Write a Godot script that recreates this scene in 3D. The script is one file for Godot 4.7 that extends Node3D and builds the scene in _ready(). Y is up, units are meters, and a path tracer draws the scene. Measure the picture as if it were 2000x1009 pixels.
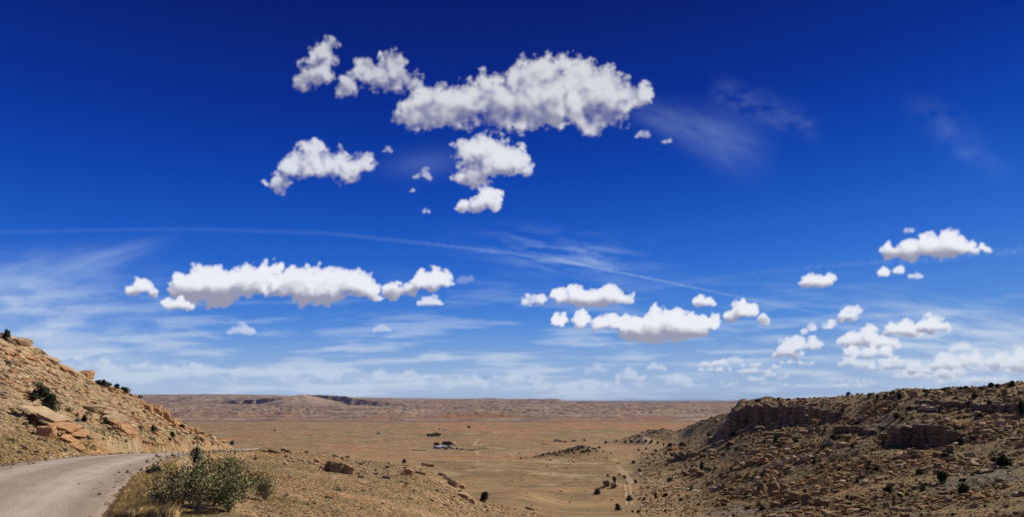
extends Node3D

func _ready() -> void:
	# the camera: level, its lens raised, as the horizon is level and low in the photograph
	var cam := Camera3D.new()
	cam.name = "camera"
	cam.projection = Camera3D.PROJECTION_FRUSTUM
	cam.near = 0.2
	cam.far = 90000.0
	cam.size = cam.near * 1009.0 / 1250.0
	cam.frustum_offset = Vector2(0, cam.near * (784.0 - 504.5) / 1250.0)
	add_child(cam)
	# sky, air and exposure
	var around := WorldEnvironment.new()
	around.name = "surroundings"
	var e := Environment.new()
	e.background_mode = Environment.BG_SKY
	e.sky = Sky.new()
	var pm := PanoramaSkyMaterial.new()
	pm.panorama = make_sky()
	e.sky.sky_material = pm
	e.background_energy_multiplier = 1.0
	e.tonemap_mode = Environment.TONE_MAPPER_LINEAR
	e.tonemap_exposure = 1.0
	e.fog_enabled = true
	e.fog_density = 0.000014
	e.fog_light_color = Color(0.62, 0.74, 1.0)
	e.sdfgi_enabled = true
	e.ssao_enabled = true
	e.ssil_enabled = true
	around.environment = e
	add_child(around)
	# the sun: high on the right, a little beyond the right-hand hillside
	var sun := DirectionalLight3D.new()
	sun.name = "sun"
	sun.light_energy = 1.55
	sun.light_color = Color(1.0, 0.955, 0.89)
	sun.light_angular_distance = 0.53
	sun.shadow_enabled = true
	var az := deg_to_rad(61.0)
	var el := deg_to_rad(38.5)
	var to := Vector3(sin(az) * cos(el), sin(el), -cos(az) * cos(el))
	sun.basis = Basis.looking_at(-to, Vector3.UP)
	add_child(sun)
	build_land()
	build_things()

func build_land() -> void:
	make_road_line()
	make_grid()
	make_heights()
	make_hollows()
	land_normals()
	g_col = colour_field()
	var m := StandardMaterial3D.new()
	m.vertex_color_use_as_albedo = true
	m.roughness = 0.95
	m.metallic_specular = 0.2
	var grain := NoiseTexture2D.new()
	grain.width = 512
	grain.height = 512
	grain.seamless = true
	grain.noise = noise(51, 0.06, 5, 0.75)
	var gg := Gradient.new()
	gg.offsets = PackedFloat32Array([0.15, 0.5, 0.85])
	gg.colors = PackedColorArray([Color(0.72, 0.70, 0.68), Color(0.93, 0.93, 0.93), Color(1, 1, 1)])
	grain.color_ramp = gg
	m.albedo_texture = grain
	m.uv1_triplanar = true
	m.uv1_scale = Vector3(0.31, 0.31, 0.31)
	m.heightmap_enabled = true
	m.heightmap_texture = grain
	m.heightmap_scale = 5.0
	var mr: StandardMaterial3D = m.duplicate()
	mr.uv1_scale = Vector3(0.47, 0.47, 0.47)
	mr.heightmap_scale = 2.5
	var r1 := row_at(135.0)
	var r2 := row_at(1500.0)
	var r3 := row_at(D_FAR)
	var r4 := row_at(11500.0)
	var ca := 0
	var cb := 0
	for c in n_c:
		if col_u[c] < 478.0:
			ca = c
		if col_u[c] < 1385.0:
			cb = c
	land("rocky_hillside", 0, ca, 0, r1, m)
	land("foreground_slope", ca, cb, 0, r1, m)
	land("rim_hillside", cb, n_c - 1, 0, r2, m)
	land("upland", cb, n_c - 1, r2, r3, m)
	land("valley_floor", 0, cb, r1, r3, m)
	land("badlands", 0, n_c - 1, r3, r4, m)
	land("distant_plain", 0, n_c - 1, r4, n_r - 1, m)
	strip("dirt_road", road_mid, road_half, 0.006, mr, true, 36)

# ---------------------------------------------------------------- sky: air, cumulus, cirrus and two contrails
const SKY_W := 4096
const SKY_H := 2048

func srgb3(r: float, g: float, b: float) -> Vector3:
	var c := Color(r / 255.0, g / 255.0, b / 255.0).srgb_to_linear()
	return Vector3(c.r, c.g, c.b)

func air_table() -> PackedVector3Array:
	# clear air by tenths of a degree of elevation, 0 .. 90
	var el := [0.0, 1.2, 2.9, 6.1, 10.6, 15.0, 19.0, 25.0, 31.4, 45.0, 90.0]
	var co := [Vector3(141, 168, 205), Vector3(136, 167, 209), Vector3(123, 163, 213), Vector3(88, 143, 217), Vector3(50, 111, 207), Vector3(27, 87, 191), Vector3(15, 68, 172), Vector3(9, 46, 143), Vector3(9, 31, 112), Vector3(7, 24, 92), Vector3(5, 17, 74)]
	var out := PackedVector3Array()
	for i in 901:
		var e := i / 10.0
		var k := 0
		while k < el.size() - 2 and e > el[k + 1]:
			k += 1
		var t := clampf((e - el[k]) / (el[k + 1] - el[k]), 0.0, 1.0)
		var c: Vector3 = co[k].lerp(co[k + 1], t)
		out.append(srgb3(c.x, c.y, c.z))
	return out

func noise(sd: int, freq: float, oct: int, gain := 0.5) -> FastNoiseLite:
	var n := FastNoiseLite.new()
	n.noise_type = FastNoiseLite.TYPE_SIMPLEX_SMOOTH
	n.seed = sd
	n.frequency = freq
	n.fractal_type = FastNoiseLite.FRACTAL_FBM if oct > 1 else FastNoiseLite.FRACTAL_NONE
	n.fractal_octaves = oct
	n.fractal_gain = gain
	return n

func ss(a: float, b: float, x: float) -> float:
	var t := clampf((x - a) / (b - a), 0.0, 1.0)
	return t * t * (3.0 - 2.0 * t)

var sk_a: PackedFloat32Array     # cumulus opacity over the detailed part of the sky
var sk_l: PackedFloat32Array     # cumulus brightness
var sk_w := 0
var sk_h := 0
const SK_AZ := 45.0              # the detailed part spans this many degrees either side of north
const SK_EL := 38.0

# One cumulus: puffs are [u, v, radius] on the tangent plane of the sky (1250 units = focal distance).
func cumulus(puffs: Array, sd: int, thick := 1.0, ragged := 0.6, flat := 1.5, grey := 0.5, fine := 1.0) -> void:
	var lo := Vector2(1e9, 1e9)
	var hi := Vector2(-1e9, -1e9)
	var rm := 0.0
	for p in puffs:
		lo = lo.min(Vector2(p[0] - p[2] * 1.7, p[1] - p[2] * 1.7))
		hi = hi.max(Vector2(p[0] + p[2] * 1.7, p[1] + p[2] * 1.7))
		rm = maxf(rm, p[2])
	var n1 := noise(sd, 0.62 / rm, 3, 0.55)
	var n2 := noise(sd + 1, 0.070 * fine, 5, 0.74)
	n2.noise_type = FastNoiseLite.TYPE_PERLIN
	var nw := noise(sd + 2, 0.024, 4, 0.6)
	var hard := lerpf(0.60, 0.16, ss(0.5, 0.9, ragged))
	var st := 1.25                           # sample step on the tangent plane
	var w := int((hi.x - lo.x) / st) + 1
	var h := int((hi.y - lo.y) / st) + 1
	var f := PackedFloat32Array()
	f.resize(w * h)
	var body := PackedFloat32Array()
	body.resize(w * h)
	var soft := PackedFloat32Array()      # the same without its finest frays, for the shading
	soft.resize(w * h)
	soft.fill(-0.3)
	var np := puffs.size()
	var px := PackedFloat32Array()
	var py := PackedFloat32Array()
	var pr := PackedFloat32Array()
	for p in puffs:
		px.append(p[0])
		py.append(p[1])
		pr.append(1.0 / (p[2] * p[2] * 1.6))
	for j in h:
		var v0 := lo.y + j * st
		for i in w:
			var u0 := lo.x + i * st
			var wx := nw.get_noise_2d(u0, v0) * rm * 0.50
			var wy := nw.get_noise_2d(u0 + 371.0, v0) * rm * 0.42
			var u := u0 + wx
			var v := v0 + wy
			var g := 0.0
			for k in np:
				var dx := u - px[k]
				var dy := v - py[k]
				if dy > 0.0:
					dy *= 1.0 + (flat - 1.0) * 1.25
				var q := 1.0 - (dx * dx + dy * dy) * pr[k]
				if q > 0.0:
					g += q * q
			if g > 0.0:
				g = sqrt(g)
				g = g if g < 0.8 else 0.8 + (g - 0.8) * 0.4
				body[j * w + i] = g
				var big_lumps := 0.85 * n1.get_noise_2d(u0, v0)
				var frays := n2.get_noise_2d(u0 * 0.85 + v0 * 0.35, v0 * 1.05 - u0 * 0.15)
				var rim := 1.0 - 0.80 * ss(0.40, 0.95, g)
				f[j * w + i] = g * 1.12 + ragged * (big_lumps + 1.25 * frays * rim) - 0.20
				soft[j * w + i] = g + ragged * big_lumps * 0.8 + 0.07 * frays - 0.20
			else:
				f[j * w + i] = -0.3
	# shading: how much cloud lies between a point and the sun (up and to the right), then the grey base
	var reach := [3, 6, 11, 18, 30]
	var wt := [0.10, 0.18, 0.26, 0.26, 0.20]
	var lit := PackedFloat32Array()
	lit.resize(w * h)
	var lo_v := 1e9
	var hi_v := -1e9
	for p in puffs:
		lo_v = minf(lo_v, p[1] - p[2])
		hi_v = maxf(hi_v, p[1] + p[2] / flat)
	for j in h:
		for i in w:
			var here := soft[j * w + i]
			if f[j * w + i] <= -0.1:
				continue
			var s := 0.0
			for k in 5:
				var r: int = reach[k]
				var ii := i + int(r * 0.55)
				var jj := j - r
				var there := -0.3 if ii >= w or jj < 0 else soft[jj * w + ii]
				s += wt[k] * clampf(here - there, -0.45, 0.45)
			var along := clampf((lo.y + j * st - lo_v) / maxf(hi_v - lo_v, 1.0), 0.0, 1.0)
			lit[j * w + i] = 0.66 + 0.95 * s - grey * 0.74 * ss(0.42, 0.92, along) * clampf(body[j * w + i] * 1.2, 0.0, 1.0) + 0.10 * clampf(here, 0.0, 1.0)
	# carry the patch into the sky buffers
	var k_az := SKY_W / 360.0
	var a0 := rad_to_deg(atan((lo.x - 1000.0) / 1250.0))
	var a1 := rad_to_deg(atan((hi.x - 1000.0) / 1250.0))
	var c0 := maxi(0, int((a0 + SK_AZ) * k_az))
	var c1 := mini(sk_w - 1, int((a1 + SK_AZ) * k_az) + 1)
	for c in range(c0, c1 + 1):
		var az := deg_to_rad((c + 0.5) / k_az - SK_AZ)
		var u := 1000.0 + 1250.0 * tan(az)
		var fi := (u - lo.x) / st
		var i := int(fi)
		if fi < 0 or i >= w - 1:
			continue
		var tx := fi - i
		var ca := cos(az)
		var e1 := rad_to_deg(atan((784.0 - lo.y) / 1250.0 * ca))
		var e0 := rad_to_deg(atan((784.0 - hi.y) / 1250.0 * ca))
		for r in range(maxi(0, int(e0 * k_az)), mini(sk_h - 1, int(e1 * k_az) + 1) + 1):
			var v := 784.0 - 1250.0 * tan(deg_to_rad((r + 0.5) / k_az)) / ca
			var fj := (v - lo.y) / st
			var j := int(fj)
			if fj < 0 or j >= h - 1:
				continue
			var ty := fj - j
			var q := j * w + i
			var d := lerpf(lerpf(f[q], f[q + 1], tx), lerpf(f[q + w], f[q + w + 1], tx), ty)
			if d <= 0.0:
				continue
			var al := (hard * ss(0.0, 0.20, d) + (1.0 - hard) * ss(0.0, 0.25 + 0.75 * ragged, d)) * thick
			var li := lerpf(lerpf(lit[q], lit[q + 1], tx), lerpf(lit[q + w], lit[q + w + 1], tx), ty)
			var at := r * sk_w + c
			var old := sk_a[at]
			var na := old + al * (1.0 - old)
			sk_l[at] = (sk_l[at] * old * (1.0 - al) + li * al) / maxf(na, 1e-4)
			sk_a[at] = na

func seg_dist(p: Vector2, pts: Array) -> Vector2:      # distance to a polyline and how far along (in units)
	var best := 1e9
	var sgn := 0.0
	for i in pts.size() - 1:
		var a: Vector2 = pts[i]
		var b: Vector2 = pts[i + 1]
		var ab := b - a
		var t := clampf((p - a).dot(ab) / ab.length_squared(), 0.0, 1.0)
		var q := a + ab * t
		var d := p.distance_to(q)
		if d < best:
			best = d
			sgn = p.y - q.y
	return Vector2(best, sgn)

func make_sky() -> ImageTexture:
	var air := air_table()
	# 1. the whole sky, coarse: the same air with scattered cloud, away from the detailed part
	var cw := 1024
	var ch := 512
	var co := PackedFloat32Array()
	co.resize(cw * ch * 3)
	var cn := noise(71, 1.0, 5, 0.55)
	var cn2 := noise(72, 1.0, 4)
	var hz := air[4]
	for r in ch:
		var el := 90.0 - (r + 0.5) * 180.0 / ch
		for c in cw:
			var az := (c + 0.5) / cw * 360.0
			if az > 180.0:
				az -= 360.0
			var col := hz
			if el > 0.0:
				var side := az if absf(az) <= 90.0 else signf(az) * (180.0 - absf(az))
				col = air[clampi(int((el - side * 0.05 * clampf(el / 12.0, 0.0, 1.0)) * 10.0), 0, 900)]
				var d := Vector3(sin(deg_to_rad(az)), tan(deg_to_rad(el)) + 0.12, cos(deg_to_rad(az)))
				var k := 1.0 / d.y
				var x := d.x * k
				var z := d.z * k
				var ci := ss(0.05, 0.6, cn2.get_noise_2d(x * 0.6, z * 0.25)) * 0.30 * (1.0 - ss(5.0, 22.0, el)) 
				col = col.lerp(Vector3(0.62, 0.68, 0.78), ci + 0.12 * (1.0 - ss(0.0, 9.0, el)))
				var cu := cn.get_noise_2d(x * 0.7 + 40.0, z * 0.7)
				var al := ss(0.27, 0.45, cu)
				col = col.lerp(Vector3(0.78, 0.79, 0.84) * (0.72 + 0.9 * (cu - 0.27)), al * 0.95)
			var at := (r * cw + c) * 3
			co[at] = col.x
			co[at + 1] = col.y
			co[at + 2] = col.z
	var big := Image.create_from_data(cw, ch, false, Image.FORMAT_RGBF, co.to_byte_array())
	big.resize(SKY_W, SKY_H, Image.INTERPOLATE_BILINEAR)
	# 2. the detailed part
	var k_az := SKY_W / 360.0
	sk_w = int(SK_AZ * 2.0 * k_az)
	sk_h = int(SK_EL * k_az)
	sk_a.resize(sk_w * sk_h)
	sk_l.resize(sk_w * sk_h)
	place_clouds()
	var im := PackedFloat32Array()
	im.resize(sk_w * sk_h * 3)
	var wisp := noise(5, 0.010, 5, 0.6)
	var str1 := noise(6, 0.0060, 5, 0.55)
	var fib := noise(7, 0.02, 4, 0.6)
	var lump := noise(8, 0.028, 4, 0.6)
	var trail := [Vector2(-200, 458), Vector2(200, 449), Vector2(380, 447), Vector2(640, 455), Vector2(820, 474), Vector2(1000, 494), Vector2(1150, 519), Vector2(1320, 554), Vector2(1500, 591), Vector2(1650, 622)]
	var trail2 := [Vector2(1200, 581), Vector2(1400, 541), Vector2(1600, 520), Vector2(1800, 508), Vector2(2250, 462)]
	for c in sk_w:
		var azd := (c + 0.5) / k_az - SK_AZ
		var az := deg_to_rad(azd)
		var u := 1000.0 + 1250.0 * tan(az)
		var ca := cos(az)
		for r in sk_h:
			var el := (r + 0.5) / k_az
			var v := 784.0 - 1250.0 * tan(deg_to_rad(el)) / ca
			var ei := (el - azd * 0.05 * clampf(el / 12.0, 0.0, 1.0)) * 10.0
			var e0 := clampi(int(ei), 0, 899)
			var col := air[e0].lerp(air[e0 + 1], clampf(ei - e0, 0.0, 1.0))
			# cirrus veils and long low streaks
			var ci := 0.0
			if v > 430.0:
				var low := ss(500.0, 700.0, v)
				var wv := wisp.get_noise_2d(u * 0.8, v * 2.2)
				var s1 := str1.get_noise_2d(u * 0.55, v * 5.5 + u * 0.10)
				ci += low * ss(-0.14, 0.50, s1) * 0.52
				ci += ss(610.0, 770.0, v) * 0.30
				var lf := ss(430.0, 20.0, u) * ss(455.0, 640.0, v) * (1.0 - 0.5 * ss(700.0, 760.0, v))
				ci += lf * (0.22 + 0.44 * ss(-0.40, 0.42, wv))
				# a feathered streak rising to the right, upper left of the veil
				var dl := (v - (556.0 - (u - 20.0) * 0.285)) / (12.0 + 26.0 * ss(340.0, 20.0, u))
				if u < 380.0:
					ci += exp(-dl * dl) * ss(375.0, 180.0, u) * (0.24 + 0.18 * fib.get_noise_2d(u * 0.5 + v, v * 2.0 + u * 0.55))
				# the fan at lower right
				var rf := ss(1600.0, 1850.0, u) * ss(-26.0, 34.0, v - (560.0 + (u - 1660.0) * 0.165)) 
				var fb := fib.get_noise_2d(u * 0.22 + v * 0.1, v * 2.3 - u * 0.42)
				ci += rf * (0.40 + 0.50 * fb) * (1.0 - 0.35 * ss(640.0, 740.0, v))
				var mid := exp(-pow((v - 500.0 - (u - 1100.0) * 0.13) / 34.0, 2.0)) * exp(-pow((u - 1110.0) / 130.0, 2.0))
				ci += mid * clampf(0.16 + 0.7 * fib.get_noise_2d(u * 0.35, v * 1.7 - u * 0.2), 0.0, 1.0)
				# the pale bank low over the horizon at the left and the middle
				var top := 706.0 + 9.0 * lump.get_noise_2d(u * 0.9, 3.0) + 10.0 * lump.get_noise_2d(u * 0.25, 9.0) + clampf(u - 200.0, 0.0, 1300.0) * 0.034
				var bank := ss(top - 2.0, top + 5.0, v) * (1.0 - ss(top + 8.0, top + 34.0, v)) * ss(80.0, 200.0, u) * (1.0 - ss(1150.0, 1350.0, u))
				ci += bank * clampf(0.30 + 0.75 * lump.get_noise_2d(u * 0.6, v * 1.1 + 40.0), 0.0, 0.75)
				ci += ss(top, top + 8.0, v) * 0.13 * (1.0 - ss(1150.0, 1350.0, u))
			else:
				# a thin veil trailing from the large cloud, and two fainter ones to its right
				var dv := (v - (225.0 + (u - 1270.0) * 0.33))
				var veil := exp(-pow(dv / (26.0 + 26.0 * ss(1250.0, 1500.0, u)), 2.0)) * ss(1200.0, 1300.0, u) * (1.0 - ss(1400.0, 1540.0, u))
				ci += veil * clampf(0.14 + 0.13 * fib.get_noise_2d(u * 0.4 - v * 0.2, v * 0.9 - u * 0.3), 0.0, 0.5)
				var dv2 := (v - (180.0 + (u - 1400.0) * 0.36))
				ci += exp(-pow(dv2 / 26.0, 2.0)) * ss(1370.0, 1430.0, u) * (1.0 - ss(1540.0, 1630.0, u)) * clampf(0.06 + 0.13 * fib.get_noise_2d(u * 0.7, v * 1.2), 0.0, 0.4)
				var dv3 := (u - (1800.0 + (v - 190.0) * 0.9))
				ci += exp(-pow(dv3 / 42.0, 2.0)) * ss(170.0, 230.0, v) * (1.0 - ss(300.0, 370.0, v)) * clampf(0.05 + 0.10 * fib.get_noise_2d(u * 0.6, v * 0.9), 0.0, 0.3)
				var dv4 := (v - 318.0 + (u - 850.0) * 0.1)
				ci += exp(-pow(dv4 / 24.0, 2.0)) * exp(-pow((u - 830.0) / 70.0, 2.0)) * 0.10
			if v > 420.0 and v < 640.0:
				var t := seg_dist(Vector2(u, v), trail)
				if t.x < 16.0:
					var wd := 1.4 + 2.0 * (1.0 - ss(500.0, 1500.0, u)) + 1.3 * exp(-pow((u - 1050.0) / 160.0, 2.0))
					var comb := 0.75 + 0.6 * lump.get_noise_2d(u * 4.5, v * 1.5)
					var hh := t.y / wd
					ci += exp(-hh * hh) * (0.07 + 0.34 * exp(-pow((u - 1250.0) / 360.0, 2.0))) * comb * (1.0 - ss(1600.0, 1660.0, u))
				if u > 1180.0:
					t = seg_dist(Vector2(u, v), trail2)
					if t.x < 20.0:
						var wd2 := 2.5 + 4.0 * ss(1400.0, 2000.0, u)
						var comb2 := clampf(0.5 + 1.7 * lump.get_noise_2d(u * 5.0 + v, v * 1.2), 0.0, 1.4)
						ci += exp(-pow(t.y / wd2, 2.0)) * (0.07 + 0.15 * ss(1400.0, 2000.0, u)) * comb2
			col = col.lerp(Vector3(0.42, 0.57, 0.82).lerp(Vector3(0.58, 0.67, 0.81), ss(480.0, 700.0, v)), clampf(ci, 0.0, 0.85))
			var a := sk_a[r * sk_w + c]
			if a > 0.0:
				var l := clampf(sk_l[r * sk_w + c], 0.25, 1.06)
				var warm := ss(700.0, 770.0, v) * 0.10
				var white := Vector3(0.855 + warm * 0.02, 0.875, 0.93)
				var dim := Vector3(0.31, 0.315, 0.42)
				white *= 0.80 + 0.20 * ss(120.0, 480.0, v)
				var cc := dim.lerp(white, ss(0.30, 0.98, l))
				# far clouds fade into the air
				cc = cc.lerp(Vector3(0.42, 0.52, 0.68), 0.42 * ss(620.0, 770.0, v))
				col = col.lerp(cc, a)
			var at := ((sk_h - 1 - r) * sk_w + c) * 3
			im[at] = col.x
			im[at + 1] = col.y
			im[at + 2] = col.z
	var half := sk_w / 2
	var y0 := SKY_H / 2 - sk_h
	# the rim of the detailed part passes gradually into the rest
	var rim := int(5.0 * k_az)
	for c in sk_w:
		for r in sk_h:
			var away := mini(mini(c, sk_w - 1 - c), sk_h - 1 - r)
			if away >= rim:
				continue
			var w := ss(0.0, 1.0, away / float(rim))
			var at := ((sk_h - 1 - r) * sk_w + c) * 3
			var q := big.get_pixel(posmod(c - half, SKY_W), y0 + sk_h - 1 - r)
			im[at] = lerpf(q.r, im[at], w)
			im[at + 1] = lerpf(q.g, im[at + 1], w)
			im[at + 2] = lerpf(q.b, im[at + 2], w)
	var part := Image.create_from_data(sk_w, sk_h, false, Image.FORMAT_RGBF, im.to_byte_array())
	big.blit_rect(part, Rect2i(half, 0, sk_w - half, sk_h), Vector2i(0, y0))
	big.blit_rect(part, Rect2i(0, 0, half, sk_h), Vector2i(SKY_W - half, y0))
	sk_a.clear()
	sk_l.clear()
	return ImageTexture.create_from_image(big)

func place_clouds() -> void:
	# high, ragged clouds
	cumulus([[640, 92, 18], [628, 112, 28], [612, 138, 28], [594, 160, 20], [636, 145, 20]], 101, 0.86, 1.0, 1.1, 0.5)
	cumulus([[680, 168, 24], [708, 136, 24], [735, 152, 30], [764, 128, 27], [788, 156, 27], [814, 166, 18], [668, 178, 16]], 111, 0.85, 1.0, 1.15, 0.45)
	cumulus([[812, 222, 38], [855, 206, 42], [905, 212, 44], [948, 192, 46], [985, 222, 42], [1028, 160, 44], [1072, 140, 40], [1112, 165, 48], [1048, 205, 44], [1024, 244, 22], [1085, 222, 34]], 121, 0.96, 0.88, 1.15, 0.34)
	cumulus([[1140, 165, 44], [1182, 172, 40], [1190, 212, 40], [1226, 186, 32], [1258, 178, 20], [1158, 240, 26], [1130, 210, 34]], 131, 0.95, 0.92, 1.1, 0.36)
	cumulus([[544, 362, 22], [575, 328, 26], [604, 316, 33], [640, 322, 33], [672, 334, 30], [708, 320, 26], [618, 288, 14]], 141, 0.90, 0.92, 1.25, 0.42)
	cumulus([[912, 300, 27], [950, 300, 36], [990, 312, 33], [1020, 322, 22], [914, 344, 24], [952, 334, 28]], 151, 0.97, 0.75, 1.25, 0.42)
	cumulus([[956, 388, 23], [930, 402, 19], [902, 406, 13], [970, 400, 14]], 161, 0.96, 0.62, 1.4, 0.55)
	for s in [[828, 342, 15], [833, 412, 7], [757, 293, 8], [806, 372, 5], [1257, 262, 11], [1304, 276, 8], [1778, 450, 8]]:
		cumulus([s, [s[0] - s[2] * 0.8, s[1] + s[2] * 0.3, s[2] * 0.6], [s[0] + s[2] * 0.7, s[1] + s[2] * 0.25, s[2] * 0.55]], 170 + int(s[0]), 0.55, 1.15, 1.9, 0.4, 1.2)
	# the two rows over the valley
	cumulus([[276, 562, 21], [256, 569, 14], [299, 576, 11]], 201, 0.97, 0.5, 1.9, 0.75)
	cumulus([[362, 562, 32], [400, 556, 38], [440, 566, 36], [480, 556, 38], [515, 546, 32], [538, 526, 16], [425, 582, 30], [380, 578, 24]], 211, 0.98, 0.5, 1.7, 0.80)
	cumulus([[345, 539, 8], [351, 541, 7]], 221, 0.8, 0.6)
	cumulus([[332, 598, 15], [350, 596, 16], [366, 600, 12]], 226, 0.95, 0.5, 2.0, 0.7)
	cumulus([[542, 562, 26], [580, 556, 36], [618, 556, 36], [655, 554, 33], [696, 556, 32], [730, 572, 18], [600, 580, 28], [650, 578, 24]], 231, 0.97, 0.62, 1.45, 0.72)
	cumulus([[766, 572, 20], [800, 566, 19], [834, 552, 27], [862, 550, 24]], 241, 0.97, 0.5, 1.8, 0.80)
	cumulus([[842, 591, 17], [828, 593, 11], [856, 594, 10]], 251, 0.85, 0.62, 1.9, 0.6)
	cumulus([[905, 549, 12], [918, 546, 8]], 256, 0.18, 0.8)
	cumulus([[1046, 588, 16], [1058, 584, 12], [1024, 590, 8]], 261, 0.90, 0.7, 1.8, 0.6)
	cumulus([[1092, 580, 18], [1130, 584, 24], [1165, 588, 24], [1196, 582, 26], [1226, 586, 17]], 271, 0.98, 0.48, 1.8, 0.8)
	cumulus([[1092, 628, 16], [1135, 630, 20], [1175, 634, 22], [1210, 632, 22], [1250, 640, 26], [1290, 632, 30], [1332, 634, 30], [1365, 642, 23], [1394, 632, 16], [1236, 656, 24], [1280, 656, 26], [1330, 652, 26]], 281, 0.99, 0.48, 1.75, 0.82)
	cumulus([[1440, 612, 21], [1464, 608, 18], [1426, 622, 13], [1492, 624, 12], [1450, 594, 11]], 291, 0.98, 0.5, 1.9, 0.7)
	cumulus([[1368, 590, 14], [1386, 592, 11]], 296, 0.95, 0.5, 1.7, 0.7)
	cumulus([[1740, 498, 21], [1775, 495, 25], [1815, 486, 28], [1855, 474, 26], [1884, 486, 22], [1845, 494, 22], [1908, 494, 10], [1924, 484, 11]], 301, 0.99, 0.48, 1.8, 0.8)
	cumulus([[1595, 552, 22], [1576, 556, 13], [1619, 548, 13]], 311, 0.98, 0.55, 1.9, 0.7)
	cumulus([[1726, 535, 11], [1732, 534, 8]], 316, 0.95, 0.5, 1.7, 0.5)
	cumulus([[1758, 529, 11], [1750, 532, 7]], 318, 0.9, 0.5, 1.7, 0.5)
	cumulus([[1790, 541, 8], [1797, 540, 7], [1780, 542, 6]], 319, 0.7, 0.7, 2.0, 0.5)
	# the crowded, far clouds at the right
	cumulus([[1660, 616, 17], [1676, 608, 11], [1646, 623, 10]], 321, 0.9, 0.6, 1.7, 0.6)
	cumulus([[1620, 636, 13], [1586, 641, 10], [1572, 648, 8]], 331, 0.8, 0.7, 1.8, 0.5)
	cumulus([[1538, 684, 24], [1556, 672, 15], [1524, 694, 12], [1550, 696, 18]], 341, 0.92, 0.6, 1.8, 0.7)
	cumulus([[1590, 672, 15], [1580, 679, 10]], 346, 0.85, 0.6, 1.6, 0.6)
	cumulus([[1662, 672, 22], [1692, 664, 26], [1718, 676, 22], [1745, 674, 15]], 351, 0.94, 0.55, 1.9, 0.75)
	cumulus([[1665, 692, 16], [1700, 692, 18], [1732, 690, 14]], 356, 0.9, 0.6, 2.0, 0.6)
	cumulus([[1742, 648, 16], [1768, 644, 20], [1786, 652, 16]], 361, 0.93, 0.55, 1.9, 0.75)
	cumulus([[1800, 640, 15], [1820, 632, 21], [1845, 641, 12], [1812, 644, 16]], 366, 0.93, 0.6, 1.8, 0.6)
	cumulus([[1866, 682, 14], [1885, 678, 13], [1905, 694, 11]], 371, 0.65, 0.8, 1.8, 0.6)
	var rng := RandomNumberGenerator.new()
	rng.seed = 44
	for q in 64:
		var u := rng.randf_range(1370.0, 2060.0)
		var v := lerpf(702.0, 758.0, rng.randf()) - 14.0 * ss(1500.0, 2000.0, u) * rng.randf()
		var r := rng.randf_range(6.0, 17.0) * (1.0 - 0.4 * ss(720.0, 756.0, v)) * (0.7 + 0.5 * ss(1400.0, 1900.0, u))
		var ps := []
		for n in rng.randi_range(3, 6):
			ps.append([u + rng.randf_range(-2.6, 2.6) * r, v + rng.randf_range(-0.1, 0.25) * r, r * rng.randf_range(0.4, 1.0)])
		cumulus(ps, 400 + q * 3, 0.72 - 0.32 * ss(722.0, 756.0, v), 0.9, 2.4, 0.9, 1.4)
	for s in [[1960, 708, 22], [1995, 712, 22], [2045, 700, 28], [1850, 712, 20], [1660, 708, 16]]:
		cumulus([s, [s[0] - s[2], s[1] + 6, s[2] * 0.6], [s[0] + s[2] * 0.9, s[1] + 4, s[2] * 0.7]], 700 + int(s[0]), 0.8, 0.7, 2.0, 0.7, 1.3)
	for s in [[470, 647, 17, 0.55], [745, 643, 12, 0.42], [850, 696, 16, 0.18], [1435, 703, 10, 0.5], [1282, 717, 12, 0.5], [1230, 738, 19, 0.5], [1326, 746, 18, 0.45], [1164, 722, 14, 0.3], [800, 731, 10, 0.5], [690, 726, 8, 0.3], [560, 722, 9, 0.3], [200, 706, 9, 0.35], [150, 702, 8, 0.35]]:
		cumulus([[s[0], s[1], s[2]], [s[0] - s[2], s[1] + s[2] * 0.25, s[2] * 0.6], [s[0] + s[2], s[1] + s[2] * 0.2, s[2] * 0.65], [s[0] + s[2] * 0.3, s[1] + s[2] * 0.1, s[2] * 0.7]], 600 + int(s[0]), s[3], 0.8, 2.2, 0.5, 1.2)

# ---------------------------------------------------------------- the land: one polar sheet of heights round the viewpoint, finer where the photograph looks
const F := 1250.0
const EYE_V := 784.0
const D_FAR := 3300.0

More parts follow.
